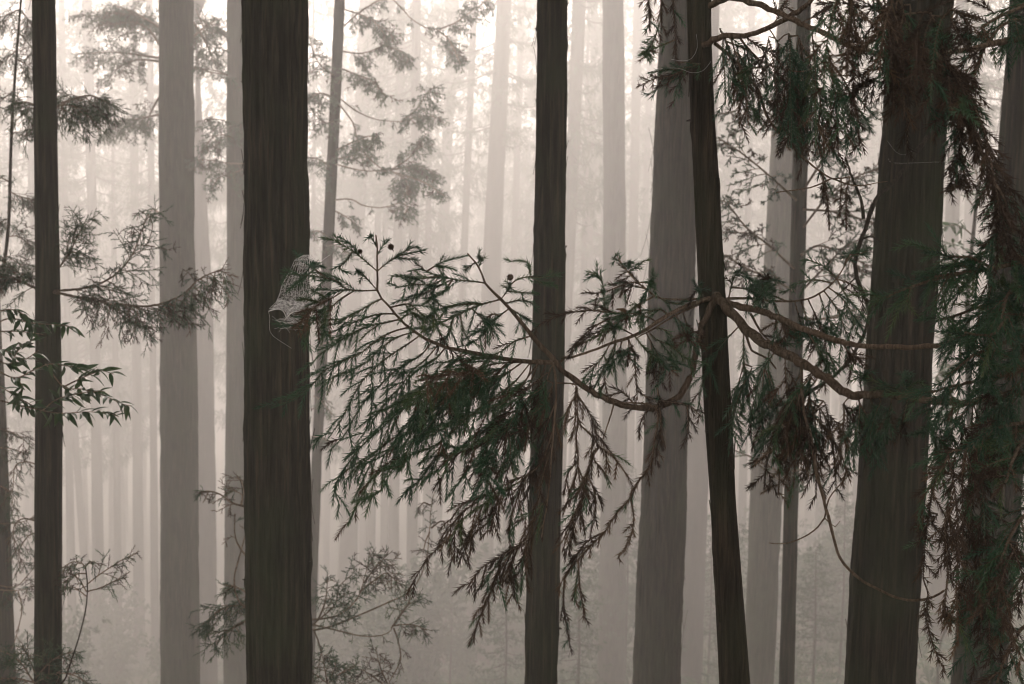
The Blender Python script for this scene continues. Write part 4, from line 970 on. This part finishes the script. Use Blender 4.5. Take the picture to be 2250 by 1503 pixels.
B = rb([([(2350, 930), (2270, 950), (2230, 1000), (2210, 1060)], 2.75, 2.5, 16, 0.16, 0.1, 0.005), ([(2350, 1100), (2280, 1110), (2230, 1160), (2200, 1230)], 2.75, 2.5, 16, 0.16, 0.15, 0.005), ([(2350, 1230), (2280, 1240), (2230, 1290), (2190, 1360)], 2.75, 2.5, 14, 0.16, 0.3, 0.005), ([(2350, 950), (2250, 930), (2170, 950), (2120, 990)], 2.75, 2.55, 12, 0.12, 0.4, 0.005), ([(2350, 1330), (2270, 1360), (2220, 1420), (2190, 1500)], 2.75, 2.5, 12, 0.15, 0.4, 0.005)])
curtain(B, [(2060, 1010), (2100, 985), (2150, 990)], (120, 270), (-0.25, 0.3), 2.6, 2.55, 6, dead=0.85, sl=0.06)
curtain(B, [(2070, 1110), (2110, 1100), (2170, 1120)], (120, 260), (-0.2, 0.25), 2.6, 2.5, 6, dead=0.85, sl=0.06)
curtain(B, [(2090, 1240), (2140, 1230), (2190, 1260)], (90, 240), (-0.2, 0.25), 2.6, 2.5, 4, dead=0.75, sl=0.06)
curtain(B, [(2180, 1200), (2220, 1190), (2270, 1200)], (100, 300), (-0.3, 0.1), 2.55, 2.5, 4, dead=0.35, sl=0.07)
for pp in [[(2040, 1310), (2036, 1360), (2050, 1420), (2076, 1475)], [(2100, 1010), (2060, 1040), (2020, 1120), (2025, 1160)], [(2060, 1130), (2030, 1160), (2018, 1200)], [(2080, 1280), (2075, 1340), (2085, 1360)]]:
    twig(B, pp, 2.6, 2.6, sl=0.03, ds=0.016, dead=0.9, jit=0.03)
attach(B, 'right_young', label='brown and dark green sprays hanging at the lower right')
B = rb([([(2345, 55), (2250, 82), (2180, 96), (2110, 112), (2040, 112), (1985, 90), (1940, 40), (1920, -30)], 2.7, 2.3, 6, 0.1, 0.8, 0.007), ([(2345, -20), (2260, 10), (2200, 35), (2155, 62)], 2.7, 2.6, 14, 0.12, 0.03, 0.005), ([(2345, 30), (2270, 40), (2210, 50), (2170, 90)], 2.7, 2.6, 10, 0.1, 0.05, 0.004)])
curtain(B, [(1850, -60), (1900, -30), (1960, 0), (2000, 40)], (120, 260), (-0.25, 0.15), 2.35, 2.3, 12, dead=0.82, sl=0.06)
curtain(B, [(1960, -10), (2020, 20), (2080, 40)], (150, 330), (-0.15, 0.25), 2.3, 2.3, 11, dead=0.92, sl=0.06)
curtain(B, [(2040, 100), (2080, 120), (2100, 150)], (120, 330), (0.0, 0.45), 2.35, 2.3, 9, dead=0.85, sl=0.06)
curtain(B, [(2120, 270), (2160, 330), (2200, 400)], (90, 220), (0.0, 0.35), 2.35, 2.35, 5, dead=0.85, sl=0.06)
for pp in [[(2070, 110), (2115, 200), (2140, 290), (2185, 350), (2220, 420), (2255, 520)], [(2080, 150), (2100, 250), (2110, 330), (2085, 420)], [(2100, 220), (2140, 320), (2160, 380), (2172, 430)], [(2120, 270), (2170, 370), (2200, 450), (2215, 540)], [(2110, 340), (2118, 380), (2110, 415)], [(1990, 110), (1930, 170), (1880, 200), (1870, 220)], [(2090, 20), (2120, 40), (2135, 70)], [(2090, 40), (2110, 80), (2125, 110)], [(2000, 60), (2020, 160), (2040, 230), (2060, 290)], [(1990, 80), (1975, 160), (1960, 240)]]:
    twig(B, pp, 2.35, 2.3, sl=0.05, ds=0.013, dead=0.9, jit=0.05, start=0.1)
attach(B, 'right_young', label='heavy clump of rusty brown needles hanging from the top')

# ------------------------------------------------------------------ broad leaves
def leaf_data(seed):
    r_ = np.random.default_rng(seed)
    n = 7
    u = np.linspace(0, 1, n)
    wv = 0.165 * np.sin(np.clip(u, 0, 1) ** 0.8 * math.pi) ** 0.8 * (1 - 0.35 * u)
    bend = r_.uniform(-0.05, 0.4)
    c = np.stack([u, np.zeros(n), -bend * u ** 2], -1)
    lft = c + np.stack([np.zeros(n), wv, wv * 0.35], -1); rgt = c + np.stack([np.zeros(n), -wv, wv * 0.35], -1)
    V = np.concatenate([c, lft, rgt])
    F = [(i_, i_ + 1, n + i_ + 1, n + i_) for i_ in range(n - 1)] + [(i_ + 1, i_, 2 * n + i_, 2 * n + i_ + 1) for i_ in range(n - 1)]
    return mesh_data('leaf', V, F, M['broad'], smooth=True, tint=np.full(len(V), r_.uniform(0.05, 0.95)))
LEAVES = [leaf_data(40 + k) for k in range(6)]
def leafy(key, label, trunk_px, Y, r0, twigs, leaf_len, dens, cat='sapling', name='broadleaf_sapling'):
    young(key, name, trunk_px, Y, Y, r0, r0 * 0.4, label)
    root, b_ = TREES[key][0], TREES[key][1]
    root['category'] = cat
    cnt = 0
    for pp, Y0, Y1 in twigs:
        mb = MB(); P = px_path(pp, Y0, Y1, 0, 0.02)
        mb.tube(P, 0.004 * r0 / 0.02, 0.0016 * r0 / 0.02, 5)
        wo = part('branch', mb.data('branch', M['twig'], b_, True), root)
        L = np.linalg.norm(np.diff(P, axis=0), axis=1).sum()
        n = max(3, int(L / dens))
        for k in range(n):
            f = 0.25 + 0.75 * (k + rng.uniform(0, 0.7)) / n
            i_ = min(len(P) - 2, int(f * (len(P) - 1)))
            T = norm(P[i_ + 1] - P[i_])
            az = rng.uniform(0, 6.28)
            S = norm(np.cross(T, GZ + rng.normal(0, 0.4, 3))) * (1 if k % 2 else -1)
            d = norm(T * 0.8 + S * 0.7 + rng.normal(0, 0.3, 3) - GZ * rng.uniform(-0.15, 0.35))
            side = norm(np.cross(GZ + rng.normal(0, 0.6, 3), d)); upv = np.cross(d, side)
            o = part('leaf', LEAVES[int(rng.integers(0, 6))], wo)
            s_ = leaf_len * rng.uniform(0.6, 1.15)
            p = P[i_] - b_
            o.matrix_local = Matrix(((d[0] * s_, side[0] * s_, upv[0] * s_, p[0]), (d[1] * s_, side[1] * s_, upv[1] * s_, p[1]), (d[2] * s_, side[2] * s_, upv[2] * s_, p[2]), (0, 0, 0, 1)))
            cnt += 1
    return cnt
n1 = leafy('broad_left', 'broadleaf sapling with glossy pointed leaves in front of the slim left trunk', [(-70, 1300), (-60, 1000), (-40, 850), (-30, 700), (-20, 620)], 6.6, 0.02,
      [([(-40, 870), (20, 885), (70, 897), (130, 908), (190, 905), (235, 908), (260, 915)], 6.6, 6.3), ([(-30, 840), (10, 855), (40, 875), (80, 895)], 6.6, 6.5), ([(-30, 800), (30, 830), (70, 815), (110, 800), (150, 805), (190, 812)], 6.6, 6.4),
       ([(-25, 730), (20, 728), (60, 730), (95, 735)], 6.6, 6.5), ([(-25, 720), (20, 700), (70, 710), (140, 715), (160, 722)], 6.6, 6.4), ([(100, 800), (140, 850), (180, 855), (225, 868), (270, 888), (290, 892)], 6.5, 6.3), ([(140, 850), (170, 835), (205, 820), (225, 815), (250, 822)], 6.45, 6.3),
       ([(90, 905), (120, 880), (150, 870), (190, 862), (225, 860)], 6.5, 6.3), ([(-20, 690), (20, 680), (50, 690), (75, 720)], 6.6, 6.5), ([(30, 830), (50, 850), (35, 880), (45, 900)], 6.55, 6.5), ([(-30, 760), (10, 770), (50, 790), (85, 770)], 6.6, 6.5), ([(-30, 780), (20, 800), (40, 770), (75, 745)], 6.6, 6.45)], 0.085, 0.020)
n2 = leafy('broad_right', 'pale green broadleaf tree in the mist right of the big right trunk', [(2135, 1300), (2132, 1000), (2125, 760), (2128, 620), (2140, 500), (2150, 400)], 15, 0.05,
      [([(2140, 520), (2115, 500), (2090, 495), (2062, 500)], 15, 14.6), ([(2135, 560), (2110, 540), (2085, 535), (2060, 545)], 15, 14.5), ([(2130, 600), (2100, 580), (2075, 580), (2058, 590)], 15, 14.6), ([(2142, 480), (2165, 470), (2185, 480), (2210, 500)], 15, 14.8), ([(2145, 460), (2125, 430), (2150, 410), (2180, 415)], 15, 15.2), ([(2140, 530), (2170, 540), (2190, 560)], 15, 14.7), ([(2150, 400), (2140, 370), (2110, 350), (2085, 340)], 15, 15.3), ([(2125, 760), (2100, 745), (2075, 750), (2055, 765)], 15, 14.6), ([(2128, 800), (2100, 800), (2070, 815), (2045, 840)], 15, 14.5), ([(2125, 760), (2150, 740), (2170, 760)], 15, 14.8), ([(2130, 880), (2100, 880), (2070, 900), (2050, 930)], 15, 14.5), ([(2130, 900), (2090, 930), (2070, 960)], 15, 14.7)], 0.15, 0.045, 'tree', 'broadleaf_tree')
n3 = leafy('broad_back', 'faint leafy bush beside the big right trunk, low in the mist', [(2060, 1500), (2065, 1420), (2080, 1380)], 22, 0.05,
      [([(2080, 1380), (2060, 1350), (2030, 1340)], 22, 21.6), ([(2070, 1400), (2040, 1400), (2015, 1420)], 22, 21.5), ([(2080, 1390), (2100, 1370), (2115, 1375)], 22, 21.8), ([(2065, 1450), (2030, 1450), (2010, 1470)], 22, 21.5), ([(2070, 1430), (2085, 1440), (2095, 1460)], 22, 21.7)], 0.17, 0.05, 'bush', 'leafy_bush')
print('leaves', n1, n2, n3)

# a dry curled leaf caught in the near bough
dl = part('dry_leaf', mesh_data('dry_leaf', np.concatenate([np.stack([np.linspace(0, 1, 7), 0.22 * np.sin(np.linspace(0, 1, 7) * math.pi) * s_, 0.25 * np.sin(np.linspace(0, 1, 7) * 5) + abs(s_) * 0.2], -1) for s_ in (-1, 0, 1)]),
          [(k, k + 1, k + 8, k + 7) for k in range(6)] + [(k + 7, k + 8, k + 15, k + 14) for k in range(6)], M['dead'], smooth=True, tint=np.full(21, 1.0)), None)
dl.location = Vector(at(1352, 680, 3.4)); dl.scale = (0.042,) * 3; dl.rotation_euler = (1.1, 0.7, 0.2)
tag(dl, 'dry curled brown leaf caught in the needles left of the slanting trunk', 'leaf')
# ------------------------------------------------------------------ loose bark strips and dead stubs on the nearer trunks
def strips(key, n, px_lo, px_hi, ln, wd, seed):
    root, base, C, r, Y = TREES[key]
    r_ = np.random.default_rng(seed)
    o = np.argsort(C[:, 2]); z0, z1 = at(1125, px_hi, Y)[2], at(1125, px_lo, Y)[2]
    for k in range(n):
        z = r_.uniform(z0, z1); L = ln * r_.uniform(0.4, 1.3); side = r_.random()
        a = (math.pi if side < 0.5 else 0.0) + r_.normal(0, 0.35) if r_.random() < 0.7 else r_.uniform(math.pi, 2 * math.pi)
        up_ = 1 if r_.random() < 0.5 else -1
        m_ = 7
        u = np.linspace(0, 1, m_)
        zz = z + up_ * u * L
        cx = np.interp(zz, C[o, 2], C[o, 0]); cy = np.interp(zz, C[o, 2], C[o, 1]); rad = np.interp(zz, C[o, 2], np.asarray(r)[o])
        lift = rad * 1.035 + u ** 2.2 * L * r_.uniform(0.03, 0.16)
        aa = a + u * r_.normal(0, 0.05)
        w_ = wd * r_.uniform(0.5, 1.4) * (1 - 0.75 * u)
        rows_ = []
        for s_, e_ in ((-1, 0.0), (0, 0.0025), (1, 0.0)):
            an = aa + s_ * w_ / rad
            rows_.append(np.stack([cx + (lift + e_) * np.cos(an), cy + (lift + e_) * np.sin(an), zz], -1))
        V = np.concatenate(rows_) - base
        F = [(q * m_ + i_, q * m_ + i_ + 1, (q + 1) * m_ + i_ + 1, (q + 1) * m_ + i_) for q in range(2) for i_ in range(m_ - 1)]
        part('bark_strip', mesh_data('bark_strip', V, F, M['bark'], smooth=True), root)
def stubs(key, lst, Y, ln, rad_):
    root, base = TREES[key][0], TREES[key][1]
    for (x0, y0, dx, dy) in lst:
        mb = MB(); mb.tube(spline([at(x0, y0, Y), at(x0 + dx * 0.5, y0 + dy * 0.4, Y - 0.02), at(x0 + dx, y0 + dy, Y - 0.05)], 0.01), rad_, rad_ * 0.4, 6, knob=0.08)
        part('dead_stub', mb.data('dead_stub', M['bark_young'], base, True), root)
strips('broad_brown', 46, -20, 1500, 0.55, 0.016, 1)
strips('thick_dark', 34, -20, 1500, 0.22, 0.006, 2)
strips('big_right', 40, 150, 1500, 0.22, 0.006, 3)
strips('dark_centre', 26, -20, 1500, 0.18, 0.005, 4)
strips('slim_left', 14, -20, 1500, 0.15, 0.004, 5)
strips('right_edge', 16, 0, 1500, 0.3, 0.008, 6)
strips('mist_left', 16, 0, 1500, 0.4, 0.012, 7)
strips('young', 14, 0, 1500, 0.07, 0.0022, 8)
stubs('thick_dark', [(540, 185, -10, -6), (541, 1275, -8, -2), (676, 1235, 8, -4), (673, 620, 5, -8)], 6.9, 0.03, 0.007)
stubs('dark_centre', [(1182, 66, -6, -4), (1241, 84, 7, -3), (1239, 545, 6, -5), (1228, 1380, 6, 2)], 7.9, 0.03, 0.008)
stubs('young', [(1520, 264, -12, 2), (1574, 390, 7, 4), (1556, 950, -7, -3), (1575, 1240, -8, 2)], 3.6, 0.02, 0.0035)
# ------------------------------------------------------------------ spider web on the bough tip
wm, t, b = new_mat('spider_silk')
b.inputs['Base Color'].default_value = (0.92, 0.91, 0.89, 1); b.inputs['Roughness'].default_value = 0.4
sm, t, b = new_mat('silk_sheet')
b.inputs['Base Color'].default_value = (0.92, 0.91, 0.89, 1); b.inputs['Roughness'].default_value = 0.6
nz = t.nodes.new('ShaderNodeTexNoise'); nz.inputs['Scale'].default_value = 160; nz.inputs['Detail'].default_value = 3
rr_ = ramp(t, [(0.38, (0.15,) * 3), (0.62, (0.85,) * 3)])
tcw = t.nodes.new('ShaderNodeTexCoord')
t.links.new(tcw.outputs['Object'], nz.inputs['Vector']); t.links.new(nz.outputs[0], rr_.inputs[0]); t.links.new(rr_.outputs[0], b.inputs['Alpha'])
YW = 3.3
wb = at(660, 640, YW)
web = empty('spider_web', wb, 'pale tangled spider web strung between the bough tip and the thick trunk', 'spider web')
wr = np.random.default_rng(77)
rows = [(560, 668, 682), (570, 648, 684), (590, 640, 686), (610, 628, 688), (630, 618, 690), (650, 614, 692), (665, 606, 700), (678, 592, 706)]
def web_pt(v, u):
    f = v * (len(rows) - 1); i_ = min(int(f), len(rows) - 2); t_ = f - i_
    y_ = rows[i_][0] * (1 - t_) + rows[i_ + 1][0] * t_
    a = rows[i_][1] * (1 - t_) + rows[i_ + 1][1] * t_; c = rows[i_][2] * (1 - t_) + rows[i_ + 1][2] * t_
    return at(a + (c - a) * u, y_ + 5 * math.sin(u * 3.1) * v, YW + 0.05 * math.sin(u * 3.1) - 0.06 * v)
mb = MB()
for k in range(330):
    v = wr.random() ** 0.75; u = wr.random(); dv = wr.normal(0, 0.12); du = wr.normal(0, 0.30)
    p = [web_pt(np.clip(v + dv * s_ + wr.normal(0, 0.01), 0, 1), np.clip(u + du * s_, 0, 1)) for s_ in (0, 0.33, 0.66, 1)]
    mb.tube(spline(p, 0.012), 0.00032, 0.00024, 3)
for k in range(10):
    mb.tube(spline([web_pt(v, k / 9) for v in np.linspace(0, 1, 7)], 0.02), 0.0004, 0.0004, 3)
for pp in [[(590, 683), (593, 700), (592, 720), (600, 738), (640, 765)], [(680, 560), (700, 575), (725, 560)], [(690, 620), (740, 600)], [(700, 660), (735, 630), (760, 615)], [(706, 676), (735, 652)], [(690, 640), (745, 640)], [(630, 697), (622, 712), (650, 705), (690, 690)], [(620, 712), (660, 712), (700, 700)]]:
    mb.tube(px_path(pp, YW - 0.05, YW), 0.0004, 0.0003, 3)
for k in range(60):
    x0 = wr.uniform(620, 690); y0 = 715 - (x0 - 620) * 0.3 + wr.normal(0, 5)
    mb.tube(px_path([(x0, y0), (x0 + wr.normal(0, 15), y0 + wr.normal(0, 6)), (x0 + wr.normal(0, 25), y0 + wr.normal(0, 9))], YW - 0.04), 0.0003, 0.00025, 3)
part('thread', mb.data('thread', wm, wb), web)['kind'] = 'stuff'
# the sheet with its scalloped lower edge
top = [(612, 655), (640, 660), (665, 655), (690, 655), (712, 645), (735, 630)]
bot = [(590, 684), (612, 679), (624, 686), (630, 698), (642, 687), (668, 683), (700, 680), (735, 650)]
tp = px_path(top, YW, YW, 0, 0.004); bp_ = px_path(bot, YW - 0.07, YW - 0.02, 0, 0.004)
N = 40
ti = np.array([tp[int(k / (N - 1) * (len(tp) - 1))] for k in range(N)]); bi = np.array([bp_[int(k / (N - 1) * (len(bp_) - 1))] for k in range(N)])
G = np.array([ti * (1 - s_) + bi * s_ + np.array([0, 0, -0.004 * math.sin(s_ * math.pi)]) for s_ in np.linspace(0, 1, 8)]).reshape(-1, 3) - wb
F = [(r_ * N + c, r_ * N + c + 1, (r_ + 1) * N + c + 1, (r_ + 1) * N + c) for r_ in range(7) for c in range(N - 1)]
part('silk_sheet', mesh_data('silk_sheet', G, F, sm, smooth=True), web)
mb = MB(); mb.tube(bi, 0.0011, 0.0008, 4); part('edge_thread', mb.data('edge_thread', wm, wb), web)
# loose strands between the trees
for k, (pp, Y0, Y1, lab) in enumerate([([(1475, 130), (1500, 134), (1520, 128), (1532, 105), (1530, 75)], 3.5, 3.45, 'loose silk strand looped across the top of the slanting trunk'), ([(1440, 150), (1490, 150), (1520, 160), (1545, 155), (1562, 135)], 3.5, 3.45, 'lower silk strand sagging across the slanting trunk top'),
                                   ([(1950, 310), (1970, 335), (1990, 340), (2005, 330)], 6.1, 6.1, 'silk strand sagging on the big right trunk'), ([(1950, 345), (1965, 358), (2060, 356), (2085, 355)], 6.1, 6.1, 'straight silk strand across the big right trunk')]):
    p = px_path(pp, Y0, Y1); mb = MB(); mb.tube(p, 0.00032, 0.00028, 3)
    tag(part('silk_strand', mb.data('silk_strand', wm, p[0]), None), lab, 'silk strand').location = Vector(p[0])
# ------------------------------------------------------------------ undergrowth
def shrub_data(seed, h, r_w):
    r_ = np.random.default_rng(seed)
    mb = MB(); Ps, Ds = [], []
    for k in range(14):
        az = r_.random() * 6.28; hh = h * r_.uniform(0.45, 1.0); rr = r_w * r_.uniform(0.2, 1)
        tip = np.array([math.cos(az) * rr, math.sin(az) * rr, hh])
        P = spline([np.zeros(3), tip * [0.3, 0.3, 0.5], tip], 0.12)
        mb.tube(P, 0.018, 0.005, 4, 1)
        for q in P[2:]:
            for z_ in range(3):
                Ps.append(q + r_.normal(0, 0.14, 3)); Ds.append(norm(r_.normal(0, 1, 3) * [1, 1, 0.4]))
    V, F, t_ = fan_blades(np.array(Ps), np.array(Ds), 7, 0.15, 0.032, 0.6, 0.3, r_)
    mb.add(V, F, 0, t_)
    return mb
def split_shrub(seed, h, w_):
    mb = shrub_data(seed, h, w_)
    M_ = np.concatenate(mb.M); V = np.concatenate(mb.V); F = np.concatenate(mb.F); T = np.concatenate(mb.T)
    return mesh_data('foliage', V, F[M_ == 0], [M['crown']], None, False, T), mesh_data('stem', V, F[M_ == 1], [M['bark_far']], None, False, T)
SH = [split_shrub(700 + k, 2.4, 1.1) for k in range(4)]
r_ = np.random.default_rng(5)
sp = []
for k in range(60):
    Yd = r_.uniform(29, 48); px = r_.uniform(640, 2120) if r_.random() < 0.92 else r_.uniform(60, 640)
    q_ = at(px, 1300, Yd); sp.append((q_[0], q_[1]))
for k, (x, yd) in enumerate(sp):
    gz = float(ground_z(x, yd))
    o = empty('shrub', (x, yd, gz), 'hazy understorey shrub among the lowest mist, seen as one of many', 'shrub', 'shrubs of the misty undergrowth')
    s_ = float(r_.uniform(0.8, 1.9))
    f_, st_ = SH[k % 4]
    a = part('foliage', f_, o); c = part('stem', st_, o)
    for q in (a, c):
        q.scale = (s_, s_, s_ * r_.uniform(0.8, 1.3)) if q is a else a.scale; q.rotation_euler = (0, 0, float(k))
# slim young conifers standing in the undergrowth
for k, (px, Yd, h) in enumerate([(1110, 24, 5.5), (1270, 22, 5.0), (1375, 27, 6.5), (1620, 24, 5.0), (1790, 23, 4.2), (1850, 26, 5.2), (1560, 28, 5.0), (990, 30, 5.2), (1450, 25, 5.5), (1320, 29, 5.5)]):
    x, Yd = at(px, 1300, Yd)[:2]; gz = float(ground_z(x, Yd))
    o = empty('conifer_sapling', (x, Yd, gz), 'slim hazy conifer sapling rising from the undergrowth', 'sapling', 'young conifers in the undergrowth')
    mb = MB(); mb.tube(np.array([[0, 0, -0.2], [0.05, 0, h * 0.5], [0.0, 0, h]]), 0.045, 0.01, 6)
    part('trunk', mb.data('trunk', M['bark_far']), o)
    c = part('crown', CROWNS[k % 4], o); c.location = (0, 0, h * 0.25); c.scale = (0.34, 0.34, h * 0.8 / 11); c.rotation_euler = (0, 0, float(k))
# low ground cover
n = 19000
Yd = r_.uniform(20, 85, n); X = (r_.random(n) - 0.5) * (0.8 * Yd + 10)
P = np.stack([X, Yd, ground_z(X, Yd)], -1)
V, F, t_ = fan_blades(P, norm(r_.normal(0, 1, (n, 3)) + [0, 0, 1.1]), 3, 0.5, 0.05, 0.5, 0.2, r_)
gc = part('ground_cover', mesh_data('ground_cover', V, F, M['crown'], None, False, t_), None)
tag(gc, 'low ferns and grasses covering the forest floor', 'undergrowth', kind='stuff')
# ------------------------------------------------------------------ haze
hm = bpy.data.materials.new('mist')
hm.use_nodes = True
t = hm.node_tree
t.nodes.clear()
out = t.nodes.new('ShaderNodeOutputMaterial')
pv = t.nodes.new('ShaderNodeVolumePrincipled')
pv.inputs['Color'].default_value = (0.93, 0.905, 0.885, 1)
pv.inputs['Density'].default_value = HAZE_DENSITY
pv.inputs['Anisotropy'].default_value = 0.6
t.links.new(pv.outputs[0], out.inputs['Volume'])
bpy.context.view_layer.update()
zbot_ = float(min(v.co.z for v in go.data.vertices)) - 1.0
ztop = max((o.matrix_world @ Vector(c)).z for o in sc.objects if o.type == 'MESH' for c in o.bound_box)
B = (-160, 160, -48, 240, float(zbot_) , ztop + 0.5)
V = [(B[a], B[2 + b_], B[4 + c]) for a in (0, 1) for b_ in (0, 1) for c in (0, 1)]
F = [(0, 1, 3, 2), (4, 6, 7, 5), (0, 4, 5, 1), (2, 3, 7, 6), (0, 2, 6, 4), (1, 5, 7, 3)]
hz = part('haze', mesh_data('haze', V, F, hm), None)
tag(hz, 'pale even mist filling the whole forest', 'mist', kind='stuff')
